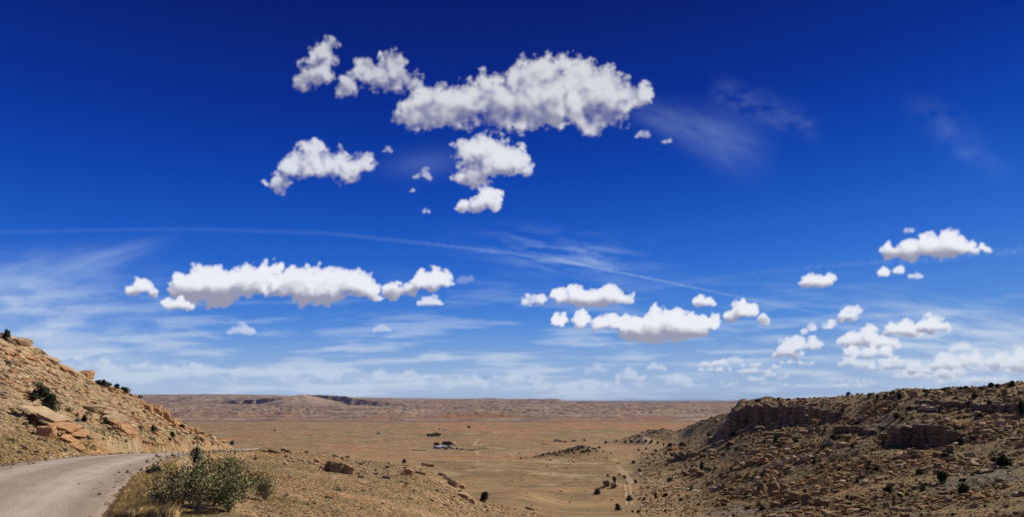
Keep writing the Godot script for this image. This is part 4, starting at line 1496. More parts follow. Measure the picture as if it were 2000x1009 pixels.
	while n < 85:
		var u := rng.randf_range(20.0, 450.0)
		var v := rng.randf_range(800.0, 900.0)
		var p := hit(u, v)
		if road_near(p.x, p.z).x < road_half + 0.4 or -p.z > 110.0:
			continue
		n += 1
		var k := -p.z / F
		var w := rng.randf_range(6.0, 15.0) * k
		var kind := rng.randi() % 3
		put("sagebrush", [sage, dusk, dry][kind], Transform3D(Basis(Vector3.UP, rng.randf() * TAU).scaled_local(Vector3(w, w * rng.randf_range(0.6, 0.95), w)), p - Vector3(0, 0.03, 0)), ["grey green sagebrush ", "purplish grey leafless brush ", "straw coloured brush "][kind] + beside(u, v, marks), "bush", ["sagebrush above the road", "grey brush above the road", "straw coloured brush above the road"][kind])

# ---------------------------------------------------------------- the slope before the viewpoint, its boulders, shrubs and grass
func near_slope() -> void:
	var rng := RandomNumberGenerator.new()
	rng.seed = 6
	var big := [
		[652, 921, 36, 22, "dark reddish boulder, the left half of the split boulder on the slope", "brown"],
		[676, 924, 24, 21, "orange faced boulder, the right half of the split boulder on the slope", "orange"],
		[618, 902, 13, 8, "small bright orange boulder left of the split boulder", "orange"],
		[797, 927, 22, 15, "orange capped boulder on a dark base near the brow", "orange"],
		[788, 928, 12, 6, "low dark stone at the left of the orange capped boulder", "brown"],
		[535, 884, 27, 8, "long reddish brown slab lying on the slope beyond the shrubs", "brown"],
		[518, 882, 13, 5, "flat grey stone left of the long reddish brown slab", "tan"],
		[587, 900, 12, 5, "small pale stone left of the bright orange boulder", "tan"],
		[828, 909, 12, 8, "pale rock at the start of the ledge on the brow", "tan"],
		[842, 911, 16, 7, "flat rock on the brow right of the pale rock", "orange"],
		[862, 928, 15, 7, "tilted slab partway down the brow ledge", "tan"],
		[872, 936, 18, 9, "broad slab of the brow ledge", "tan"],
		[884, 948, 24, 13, "large pale block of the brow ledge over a dark gap", "tan"],
		[898, 953, 20, 10, "orange block at the right of the large pale ledge block", "orange"],
		[905, 972, 26, 11, "pale slab lowest on the brow ledge, near the juniper", "tan"],
		[918, 980, 18, 9, "pale stone between the lowest ledge slab and the juniper", "tan"],
		[1035, 995, 20, 5, "pale flat rock at the lower edge, right of the lone juniper", "tan"],
		[600, 884, 12, 5, "small rock on the skyline of the slope above the orange boulder", "tan"],
		[656, 892, 14, 6, "pale rock on the skyline of the slope above the split boulder", "tan"],
		[668, 896, 6, 5, "small dark rock on the skyline above the split boulder", "brown"],
		[755, 934, 18, 6, "flat pale stone left of the orange capped boulder", "tan"],
		[705, 932, 14, 5, "flat stone just right of the split boulder", "tan"],
		[820, 925, 20, 6, "greyish flat stone right of the orange capped boulder", "brown"],
		[558, 907, 12, 5, "small stone on the slope below the long brown slab", "tan"],
	]
	for b in big:
		var p := hit(b[0], b[1])
		var k := -p.z / F
		var size := Vector3(b[2] * k, b[3] * k * 1.15, b[2] * k * 0.8)
		var me := dressed(rock(3000 + int(b[0]) * 3, Vector3(1, 1, 1), 3, 9, 0.06, 0.05), mat[b[5]])
		put("boulder" if b[3] > 7 else "flat_rock", me, seat(p, size, rng.randf_range(-0.4, 0.4), 0.6, rng, -0.08, 0.14), b[4], "rock")
	juniper(945, 981, 18, 22, "lone dark green juniper below the right end of the brow ledge", "", 3)
	juniper(789, 904, 9, 8, "small grey green bush on the brow of the slope", "", 5)
	for s in [[540, 878], [552, 877], [562, 880]]:
		juniper(s[0], s[1] + 3, 10, 6, ["leftmost of three low bushes beyond the long brown slab", "middle one of three low bushes beyond the long brown slab", "rightmost of three low bushes beyond the long brown slab"][int((s[0] - 540) / 11.0)], "", 4)
	# the shrubs at the roadside, close by
	near_shrub(356, 984, 0.62, 0.98, 11, 2600, 71, "twiggy green shrub at the left of the roadside thicket", 0.8)
	near_shrub(416, 988, 0.78, 1.0, 13, 3600, 72, "dense dark green shrub in the middle of the roadside thicket")
	near_shrub(470, 981, 0.60, 1.08, 10, 2500, 73, "tall open shrub at the right of the roadside thicket", 0.9)
	near_shrub(385, 1000, 0.62, 0.75, 10, 2200, 74, "low tangled shrub in front of the pale stalk", 0.7)
	near_shrub(517, 978, 0.45, 0.62, 9, 1300, 75, "small yellow green shrub right of the roadside thicket", 0.8)
	near_shrub(446, 1000, 0.85, 0.8, 11, 3000, 76, "low leafy shrub at the lower edge below the thicket", 0.85)
	near_shrub(330, 1000, 0.6, 0.7, 9, 1300, 77, "low dry shrub at the lower edge beside the yellow grass", 0.5)
	# a dead stalk among them
	var sp := hit(385, 970, 6.0)
	var t := thing("dead_stalk", Transform3D(Basis(), sp), "tall pale bare stalk standing in the roadside thicket", "dead plant")
	var st := SurfaceTool.new()
	st.begin(Mesh.PRIMITIVE_TRIANGLES)
	tube(st, [Vector3(0, -0.1, 0), Vector3(0.015, 0.5, 0), Vector3(0.0, 1.0, 0.02), Vector3(0.03, 1.62, 0.0)], 0.026, 0.014, Color(1.5, 1.45, 1.35), 7)
	part("stalk", dressed(st.commit(), mat.wood), t)
	st = SurfaceTool.new()
	st.begin(Mesh.PRIMITIVE_TRIANGLES)
	for i in 9:
		st = SurfaceTool.new()
		st.begin(Mesh.PRIMITIVE_TRIANGLES)
		var y := 0.45 + 0.13 * i
		var a := i * 2.4
		tube(st, [Vector3(0.01, y, 0), Vector3(cos(a) * 0.12, y + 0.05, sin(a) * 0.12), Vector3(cos(a) * 0.2, y + 0.16, sin(a) * 0.2)], 0.007, 0.003, Color(1.1, 1.0, 0.9), 4)
		part("twig", dressed(st.commit(), mat.wood), t)
	st = SurfaceTool.new()
	st.begin(Mesh.PRIMITIVE_TRIANGLES)
	for i in 420:
		var y := rng.randf_range(0.92, 1.30)
		var r := 0.16 * sin((y - 0.85) / 0.5 * PI) + 0.02
		var d := Vector3(rng.randfn(), rng.randfn() + 0.6, rng.randfn()).normalized()
		tuft_tri(st, Vector3(-0.02, y, 0) + Vector3(d.x, 0, d.z) * r * rng.randf(), d, 0.045, Color(0.045, 0.065, 0.026).lerp(Color(0.15, 0.16, 0.065), rng.randf()), rng)
	part("leaf_tuft", dressed(st.commit(), mat.needle), t)
	# grass: a yellow stand by the road, then thin tufts over the whole slope
	var yellow := grass_mesh(81, 60, 0.7, Color(0.56, 0.40, 0.16), Color(0.78, 0.63, 0.34))
	var olive := grass_mesh(82, 22, 0.5, Color(0.25, 0.20, 0.09), Color(0.42, 0.33, 0.16))
	var w1 := []
	var t1 := []
	while w1.size() < 1900:
		var u := rng.randf_range(195.0, 345.0)
		var v := rng.randf_range(905.0, 1012.0)
		var p := hit(u, v, 6.0)
		var away := road_near(p.x, p.z).x - road_half
		if away < 0.05 or away > 4.0 or v < 903.0:
			continue
		var h := rng.randf_range(0.12, 0.36) * (0.6 + 0.4 * ss(0.1, 0.8, away))
		w1.append(Transform3D(Basis(Vector3.UP, rng.randf() * TAU).scaled_local(Vector3(h, h, h)), p))
		t1.append(grade(rng, 0.75, 1.15))
	stuff("tall_grass", yellow, w1, t1, "stand of tall dry yellow grass on the near verge of the road", "grass")
	w1 = []
	t1 = []
	var w2 := []
	var t2 := []
	var nz := noise(83, 0.09, 3)
	while w1.size() + w2.size() < 6500:
		var u := rng.randf_range(-20.0, 1080.0)
		var v := rng.randf_range(840.0, 1012.0)
		var p := hit(u, v, 6.0)
		if -p.z > 130.0 or road_near(p.x, p.z).x < road_half + 0.1 or absf((EYE_V - v) / F * -p.z - p.y) > 0.5:
			continue
		if nz.get_noise_2d(p.x, p.z) < rng.randf_range(-0.4, 0.35) or (u > 540.0 and rng.randf() < 0.35):
			continue
		var h := rng.randf_range(1.6, 4.6) * -p.z / F + 0.03
		var at := Transform3D(Basis(Vector3.UP, rng.randf() * TAU).scaled_local(Vector3(h * 1.3, h, h * 1.3)), p - Vector3(0, 0.02, 0))
		if rng.randf() < 0.45:
			w1.append(at)
			t1.append(grade(rng, 0.7, 1.1))
		else:
			w2.append(at)
			t2.append(grade(rng, 0.6, 1.1))
	stuff("dry_grass", yellow, w1, t1, "straw coloured grass tufts scattered over the near slopes", "grass")
	stuff("dry_grass", olive, w2, t2, "olive grey grass tufts scattered over the near slopes", "grass")
	# pebbles and small stones on the slope
	var w3 := []
	var t3 := []
	var nr := noise(84, 0.06, 3)
	while w3.size() < 3200:
		var u := rng.randf_range(470.0, 1120.0)
		var v := rng.randf_range(868.0, 1012.0)
		var p := hit(u, v)
		if -p.z > 150.0 or absf((EYE_V - v) / F * -p.z - p.y) > 0.5:
			continue
		if nr.get_noise_2d(p.x, p.z) + 0.5 * ss(840.0, 900.0, u) < rng.randf_range(-0.1, 0.6):
			continue
		var w := (1.3 + 5.0 * pow(rng.randf(), 4.0)) * -p.z / F
		w3.append(seat(p, Vector3(w * rng.randf_range(0.9, 1.5), w * rng.randf_range(0.35, 0.8), w), rng.randf() * TAU, 0.7, rng))
		t3.append(grade(rng, 0.7, 1.25))
	stuff("stones", slab_set(1430, 1, mat.tan, 1)[0], w3, t3, "small tan stones strewn over the near slope", "stones")
	# low grey brush on the slope
	var slope_marks := [[664, 915, "the split boulder"], [535, 884, "the long brown slab"], [797, 920, "the orange capped boulder"], [618, 898, "the small orange boulder"], [885, 945, "the brow ledge"], [945, 970, "the lone juniper"], [517, 960, "the small yellow green shrub"], [755, 934, "the flat pale stone"], [600, 960, "the bare middle slope"], [700, 970, "the lower slope"], [820, 975, "the lower right of the slope"], [1035, 995, "the pale flat rock"]]
	var sage := crown(953, 12, 420, 0.10, Color(0.10, 0.09, 0.055), Color(0.22, 0.19, 0.12), 0.7)
	var n := 0
	while n < 60:
		var u := rng.randf_range(490.0, 1060.0)
		var v := rng.randf_range(885.0, 1000.0)
		var p := hit(u, v)
		if -p.z > 130.0:
			continue
		n += 1
		var w := rng.randf_range(5.0, 12.0) * -p.z / F
		put("sagebrush", sage, Transform3D(Basis(Vector3.UP, rng.randf() * TAU).scaled_local(Vector3(w, w * 0.6, w)), p - Vector3(0, 0.03, 0)), "low grey brush " + beside(u, v, slope_marks), "bush", "low grey brush on the near slope")
	put("sagebrush", crown(954, 14, 2200, 0.05, Color(0.085, 0.09, 0.065), Color(0.20, 0.20, 0.15), 0.8), Transform3D(Basis().scaled_local(Vector3(0.75, 0.55, 0.6)), hit(303, 934, 6.0)), "grey sagebrush between the yellow grass and the roadside thicket", "bush")

# ---------------------------------------------------------------- the dark hillside across the ravine
func cliff(label: String, line: Array, sd: int, m: Material, tiers: int, wide: float, messy := 0.0) -> void:
	# line: [bearing, dip of the foot, dip of the top]
	var rng := RandomNumberGenerator.new()
	rng.seed = sd
	var first := hit(line[0][0], line[0][1], 40.0)
	var t := thing("sandstone_cliff", Transform3D(Basis(), first), label, "cliff")
	var meshes := []
	for i in 6:
		meshes.append(dressed(rock(sd + 17 * i, Vector3(1, 1, 1), 2, 6, 0.05, 0.10), m))
	var u: float = line[0][0]
	while u < line[-1][0]:
		var k := 0
		while k < line.size() - 2 and u > line[k + 1][0]:
			k += 1
		var f: float = (u - line[k][0]) / (line[k + 1][0] - line[k][0])
		var foot := lerpf(line[k][1], line[k + 1][1], f)
		var top := lerpf(line[k][2], line[k + 1][2], f)
		var p := hit(u, foot, 40.0)
		var px := -p.z / F
		var w := wide * rng.randf_range(0.6, 1.5)
		var h := (foot - top) * px * (1.0 - messy * rng.randf() * 0.6)
		var y := -0.12 * h
		var tiers_here := maxi(1, tiers + rng.randi_range(-1, 0))
		for i in tiers_here:
			var hh := (h * rng.randf_range(0.95, 1.12) + 0.15 * h) / tiers_here
			var size := Vector3(w * px * rng.randf_range(1.0, 1.35), hh * 1.12, w * px * rng.randf_range(1.0, 1.5))
			var at := p - first + Vector3(rng.randfn() * 0.1 * w * px, y, -(0.25 + 0.22 * i) * w * px + rng.randfn() * (0.22 + 0.7 * messy) * w * px)
			part("block", meshes[rng.randi() % 6], t, null, Transform3D((Basis(Vector3.UP, rng.randfn() * (0.35 + 2.0 * messy)) * Basis(Vector3(0, 0, 1), rng.randfn() * (0.05 + 0.28 * messy)) * Basis(Vector3(1, 0, 0), rng.randfn() * 0.3 * messy)).scaled_local(size), at))
			y += hh * 0.92
		u += w * (0.72 + messy * 0.5 * rng.randf())

func skyline(u: float) -> float:       # dip of the highest ground at that bearing, within the hillside
	var s := (u - 1000.0) / F
	var c := clampi(c_first + int((s + S_MAX) / (2.0 * S_MAX) * N_FRONT + 0.5), 0, n_c - 1)
	var best := 2000.0
	for r in range(row_at(60.0), row_at(1400.0)):
		best = minf(best, EYE_V - gy[c * n_r + r] / rows[r] * F)
	return best

func right_hill() -> void:
	var rng := RandomNumberGenerator.new()
	rng.seed = 7
	cliff("broken sandstone rim cliff at the left end of the dark hillside", [[1434, 828, 806], [1445, 833, 798], [1480, 825, 790], [1530, 823, 792], [1600, 821, 796], [1640, 822, 804]], 5100, mat.cliff, 2, 13.0)
	cliff("tall shaded sandstone cliff in the upper right of the dark hillside", [[1738, 866, 846], [1752, 872, 832], [1790, 874, 828], [1850, 873, 831], [1874, 868, 842], [1892, 864, 848]], 5200, mat.cliff, 3, 15.0)
	cliff("stepped upper ledge above the tall shaded cliff", [[1800, 792, 780], [1850, 797, 783], [1900, 800, 788], [1960, 804, 790], [2020, 800, 784]], 5300, mat.cliff, 2, 12.0)
	cliff("tumbled outcrop of big blocks low on the dark hillside", [[1494, 962, 938], [1520, 964, 936], [1545, 975, 952], [1580, 985, 962], [1610, 990, 970]], 5400, mat.brown, 2, 14.0, 0.8)
	cliff("short ledge of pale blocks in the middle of the dark hillside", [[1515, 912, 903], [1545, 902, 891], [1575, 890, 880]], 5500, mat.tan, 1, 9.0, 0.9)
	cliff("low shaded ledge left of the tall shaded cliff", [[1640, 845, 833], [1680, 843, 831], [1712, 850, 840]], 5600, mat.cliff, 1, 10.0)
	cliff("dark ledge of rocks over the valley edge left of the hillside", [[1322, 894, 884], [1350, 890, 880], [1390, 890, 881]], 5700, mat.brown, 1, 8.0, 1.0)
	cliff("cluster of dark blocks below the valley edge ledge", [[1338, 927, 917], [1360, 930, 914], [1376, 930, 922]], 5800, mat.brown, 2, 9.0, 1.0)
	cliff("small dark outcrop with a bush on the valley slope", [[1184, 950, 940], [1196, 949, 936], [1206, 947, 940]], 5950, mat.brown, 1, 5.0, 1.0)
	# loose boulders and rubble
	var marks := [[1815, 855, "the tall shaded cliff"], [1480, 810, "the left end of the broken rim cliff"], [1600, 812, "the right end of the broken rim cliff"], [1560, 955, "the tumbled outcrop of big blocks"], [1545, 900, "the short pale ledge"], [1675, 840, "the low shaded ledge"], [1839, 935, "the round dark juniper"], [1955, 900, "the large juniper at the far right"], [1900, 790, "the stepped upper ledge"], [1757, 772, "the skyline juniper pair"], [1879, 960, "the juniper in the right corner"], [1712, 915, "the juniper amid the scree"], [1627, 855, "the juniper below the rim"], [1517, 860, "the juniper under the rim cliff"], [1355, 920, "the cluster of dark blocks"], [1413, 950, "the juniper by the orange bank"], [1737, 960, "the juniper at the lower edge"], [1641, 915, "the lower middle juniper"], [1432, 850, "the juniper left of the rim cliff"], [1995, 810, "the tall juniper at the right edge"]]
	var brown := slab_set(1500, 6, mat.brown)
	var tan_ := slab_set(1600, 4, mat.tan)
	var org := slab_set(1650, 4, mat.orange)
	var loose := []
	var nz := noise(91, 0.025, 4, 0.6)
	var tops := {}
	var tries := 0
	while loose.size() < 9800 and tries < 200000:
		tries += 1
		var u := rng.randf_range(1280.0, 2140.0)
		var ui := int(u / 8.0)
		if not tops.has(ui):
			tops[ui] = skyline(u)
		var v := rng.randf_range(tops[ui] - 1.0, 1016.0)
		var p := hit(u, v, 45.0)
		var dense := nz.get_noise_2d(p.x, p.z) + 0.34 * ss(1330.0, 1500.0, u) - 0.18 + 0.35 * exp(-pow((u - 1545.0) / 90.0, 2.0) - pow((v - 965.0) / 40.0, 2.0)) + 0.2 * exp(-pow((u - 1800.0) / 110.0, 2.0) - pow((v - 905.0) / 30.0, 2.0))
		if -p.z > 1000.0 or rng.randf() > clampf(0.05 + 3.2 * dense, 0.02, 1.0):
			continue
		if v > 880.0 and u < 1290.0 + (v - 880.0) * 1.0 and rng.randf() < 0.85:
			continue
		var px := 1.8 + 12.0 * pow(rng.randf(), 7.0) + 3.4 * rng.randf() * rng.randf()
		if v < tops[ui] + 7.0:
			px = minf(px, 3.6)
		loose.append([px, p, px * -p.z / F, u, v])
	loose.sort_custom(func(a, b): return a[0] > b[0])
	var where := [[], [], []]
	var tints := [[], [], []]
	var words := ["dark brown", "pale tan", "orange"]
	for i in loose.size():
		var l: Array = loose[i]
		var w: float = l[2]
		var q := rng.randf()
		var kind := 0 if q < 0.58 else (1 if q < 0.91 else 2)
		var size := Vector3(w * rng.randf_range(0.9, 1.35), w * rng.randf_range(0.5, 1.0), w * rng.randf_range(0.8, 1.1))
		var at := seat(l[1], size, rng.randf() * TAU, rng.randf_range(0.2, 0.8), rng)
		if i < 290 and l[3] < 2005.0:
			put("boulder", [brown, tan_, org][kind][rng.randi() % 4], at, words[kind] + (" flat" if size.y < w * 0.7 else " upright") + " boulder " + beside(l[3], l[4], marks), "rock", words[kind] + " boulders on the dark hillside")
		else:
			where[kind].append(at)
			tints[kind].append(grade(rng, 0.6, 1.25) * Color(1.08, 0.98, 0.76))
	for k in 3:
		stuff("rubble", slab_set(1700 + k * 20, 1, [mat.brown, mat.tan, mat.orange][k], 1)[0], where[k], tints[k], words[k] + " rubble covering the dark hillside across the ravine", "rubble")
	# the bushes one can make out
	var named := [
		[1745, 771, 11, 10, "round juniper on the hillside skyline, left of a close pair"], [1757, 770, 10, 10, "juniper on the hillside skyline, right of a close pair"],
		[1757, 779, 13, 12, "juniper just below the close pair on the skyline"], [1715, 776, 9, 8, "small juniper on the skyline slope left of the close pair"],
		[1699, 777, 9, 7, "leftmost small juniper where the hillside skyline starts to rise"], [1730, 778, 12, 8, "low wide juniper on the skyline slope left of the close pair"],
		[1776, 766, 8, 5, "tiny juniper on the skyline right of the close pair"], [1811, 764, 15, 6, "flat wide juniper on the middle of the hillside skyline"],
		[1851, 763, 19, 10, "widest juniper on the hillside skyline"], [1876, 763, 13, 10, "juniper on the skyline right of the widest one"],
		[1889, 760, 12, 7, "low juniper on the skyline, second right of the widest one"], [1917, 761, 13, 9, "juniper on the skyline above the upper ledge"],
		[1935, 758, 13, 12, "tall round juniper on the skyline near the right"], [1949, 757, 9, 8, "small juniper right of the tall round one on the skyline"],
		[1976, 755, 12, 12, "rightmost tall juniper on the hillside skyline"], [1904, 778, 13, 15, "juniper just below the skyline near the right"],
		[1936, 800, 19, 22, "large dark juniper on the upper ledge near the right"], [1892, 800, 17, 18, "dark juniper on the upper ledge left of the large one"],
		[1915, 816, 13, 13, "juniper under the upper ledge near the right"], [1880, 868, 15, 19, "juniper at the right end of the tall shaded cliff"],
		[1845, 898, 20, 15, "juniper on the scree below the tall shaded cliff"], [1839, 943, 26, 25, "round dark juniper casting a long shadow in the lower right"],
		[1879, 968, 27, 25, "dark juniper low in the right corner of the hillside"], [1737, 964, 19, 19, "juniper at the lower edge left of the round dark one"],
		[1712, 919, 14, 13, "juniper amid the scree in the middle right"], [1955, 911, 31, 28, "largest dark juniper beside a big boulder at the far right"],
		[1799, 927, 17, 15, "juniper in the scree left of the round dark one"], [1627, 860, 13, 13, "juniper below the rim in the middle of the hillside"],
		[1753, 815, 15, 14, "juniper above the left end of the tall shaded cliff"], [1857, 888, 14, 12, "juniper close under the tall shaded cliff"],
		[1517, 866, 13, 15, "juniper on the slope under the broken rim cliff"], [1432, 852, 16, 12, "dark juniper left of the broken rim cliff"],
		[1482, 786, 16, 8, "low juniper on top of the broken rim cliff"], [1371, 918, 11, 17, "dark upright juniper on the cluster of blocks"],
		[1309, 940, 11, 10, "juniper at the left foot of the dark hillside"], [1281, 973, 8, 11, "small upright juniper in the ravine left of the wheel tracks' end"],
		[1229, 978, 13, 15, "juniper in the ravine by the wheel tracks"], [1208, 997, 13, 14, "juniper at the lower edge of the ravine"],
		[1413, 953, 10, 9, "juniper by the orange bank at the foot of the hillside"], [1488, 997, 15, 12, "dark reddish bush at the lower edge of the hillside"],
		[1167, 965, 17, 11, "spreading juniper in the bottom of the ravine"], [1201, 942, 10, 12, "juniper on the small dark outcrop in the valley slope"],
		[1220, 934, 6, 8, "small juniper left of the wheel tracks"], [1187, 930, 6, 5, "small bush above the dark outcrop"], [1209, 928, 5, 5, "tiny bush above the dark outcrop"],
		[1237, 905, 9, 6, "bush on the dark rise beyond the wheel tracks"], [1584, 826, 20, 16, "dark juniper at the foot of the broken rim cliff"],
		[1560, 781, 7, 5, "middle one of three small junipers on top of the rim"], [1541, 781, 7, 5, "left one of three small junipers on top of the rim"], [1571, 781, 7, 5, "right one of three small junipers on top of the rim"],
		[1641, 919, 12, 11, "juniper on the lower middle of the hillside"], [1699, 909, 11, 11, "juniper left of the scree in the middle right"],
		[1997, 815, 20, 40, "tall dark juniper at the right edge of the hillside"]]
	for b in named:
		juniper(b[0], b[1], b[2], b[3], b[4], "", -1, 45.0)
	var n := 0
	while n < 150:
		var u := rng.randf_range(1230.0, 2020.0)
		var ui := int(u / 8.0)
		if not tops.has(ui):
			tops[ui] = skyline(u)
		var v := rng.randf_range(tops[ui], 1010.0)
		var p := hit(u, v, 45.0)
		if -p.z > 900.0 or nz.get_noise_2d(p.x * 1.4 + 300.0, p.z * 1.4) < rng.randf_range(-0.5, 0.2):
			continue
		n += 1
		var s := rng.randf_range(4.0, 9.0) + 5.0 * pow(rng.randf(), 3.0)
		juniper(u, v, s, s * rng.randf_range(0.65, 1.0), ("small" if s < 8.0 else "middle sized") + " juniper " + beside(u, v, marks), "small junipers on the dark hillside", -1, 45.0)
	# dry brush and grass
	var scrub := crown(955, 8, 160, 0.16, Color(0.065, 0.062, 0.032), Color(0.16, 0.135, 0.07), 0.7)
	var w1 := []
	var t1 := []
	while w1.size() < 10000:
		var u := rng.randf_range(1250.0, 2140.0)
		var ui := int(u / 8.0)
		if not tops.has(ui):
			tops[ui] = skyline(u)
		var p := hit(u, rng.randf_range(tops[ui], 1014.0), 45.0)
		if -p.z > 900.0:
			continue
		var w := rng.randf_range(1.6, 4.6) * -p.z / F
		w1.append(Transform3D(Basis(Vector3.UP, rng.randf() * TAU).scaled_local(Vector3(w, w * 0.7, w)), p))
		t1.append(grade(rng, 0.5, 1.2))
	stuff("scrub", scrub, w1, t1, "dry grass and low scrub between the rocks of the dark hillside", "scrub")

# ---------------------------------------------------------------- the valley floor: scrub, tracks, a scattered settlement
func track(line: Array, half: float, m: Material) -> void:
	var pts := []
	for i in line.size() - 1:
		for k in 14:
			var f := k / 14.0
			var p := hit(lerpf(line[i][0], line[i + 1][0], f), lerpf(line[i][1], line[i + 1][1], f), 260.0)
			pts.append(p)
	strip("dirt_track", pts, half, 0.14, m, false, 2)

func box_part(called: String, parent: Node3D, size: Vector3, at: Vector3, m: Material) -> MeshInstance3D:
	var b := BoxMesh.new()
	b.size = size
	return part(called, b, parent, m, Transform3D(Basis(), at))

func house(u: float, v: float, size: Vector3, pitch: float, turn: float, wall: Material, roof: Material, label: String, called := "house") -> void:
	var p := hit(u, v, 600.0)
	var t := thing(called, Transform3D(Basis(Vector3.UP, turn), p), label, called.replace("_", " "))
	box_part("wall", t, Vector3(size.x, size.y + 0.4, size.z), Vector3(0, size.y * 0.5 - 0.2, 0), wall)
	var st := SurfaceTool.new()
	st.begin(Mesh.PRIMITIVE_TRIANGLES)
	var hx := size.x * 0.5 + 0.35
	var hz := size.z * 0.5 + 0.45
	var y0 := size.y + 0.003
	var y1 := size.y + pitch
	var a := [Vector3(-hx, y0, hz), Vector3(hx, y0, hz), Vector3(hx, y0, -hz), Vector3(-hx, y0, -hz), Vector3(-hx, y1, 0), Vector3(hx, y1, 0)]
	for q in [[0, 4, 1], [1, 4, 5], [2, 5, 3], [3, 5, 4], [0, 3, 4], [1, 5, 2], [0, 1, 3], [1, 2, 3]]:
		for k in q:
			st.add_vertex(a[k])
	st.generate_normals()
	part("roof", dressed(st.commit(), roof), t)
	box_part("door", t, Vector3(1.1, 2.1, 0.06), Vector3(size.x * 0.06, 1.05, size.z * 0.5 + 0.035), mat.door)
	for x in [-0.32, 0.30]:
		var w := box_part("window", t, Vector3(1.5, 1.1, 0.06), Vector3(size.x * x, 1.55, size.z * 0.5 + 0.035), mat.frame)
		box_part("pane", w, Vector3(1.3, 0.9, 0.03), Vector3(0, 0, 0.03), mat.glass)

func car(u: float, v: float, paint: Material, label: String, turn: float) -> void:
	var p := hit(u, v, 600.0)
	var t := thing("parked_car", Transform3D(Basis(Vector3.UP, turn), p), label, "car")
	var st := SurfaceTool.new()
	st.begin(Mesh.PRIMITIVE_TRIANGLES)
	var prof := [Vector2(-2.3, 0.35), Vector2(-2.3, 0.95), Vector2(-1.9, 1.02), Vector2(-1.3, 1.55), Vector2(0.5, 1.58), Vector2(1.1, 1.05), Vector2(2.2, 0.92), Vector2(2.3, 0.35)]
	for i in prof.size():
		var q: Vector2 = prof[i]
		var r: Vector2 = prof[(i + 1) % prof.size()]
		for w in [Vector3(q.x, q.y, 0.88), Vector3(q.x, q.y, -0.88), Vector3(r.x, r.y, 0.88), Vector3(r.x, r.y, 0.88), Vector3(q.x, q.y, -0.88), Vector3(r.x, r.y, -0.88)]:
			st.add_vertex(w)
		for z in [0.88, -0.88]:
			var tri := [Vector3(0, 0.7, z), Vector3(q.x, q.y, z), Vector3(r.x, r.y, z)]
			if z < 0:
				tri.reverse()
			for w in tri:
				st.add_vertex(w)
	st.generate_normals()
	part("body", dressed(st.commit(), paint), t)
	for z in [0.885, -0.885]:
		box_part("window", t, Vector3(1.7, 0.36, 0.02), Vector3(-0.4, 1.26, z), mat.glass)
	for x in [-1.45, 1.45]:
		for z in [0.82, -0.82]:
			var c := CylinderMesh.new()
			c.top_radius = 0.34
			c.bottom_radius = 0.34
			c.height = 0.22
			c.radial_segments = 14
			part("wheel", c, t, mat.tyre, Transform3D(Basis(Vector3(1, 0, 0), PI / 2), Vector3(x, 0.34, z)))

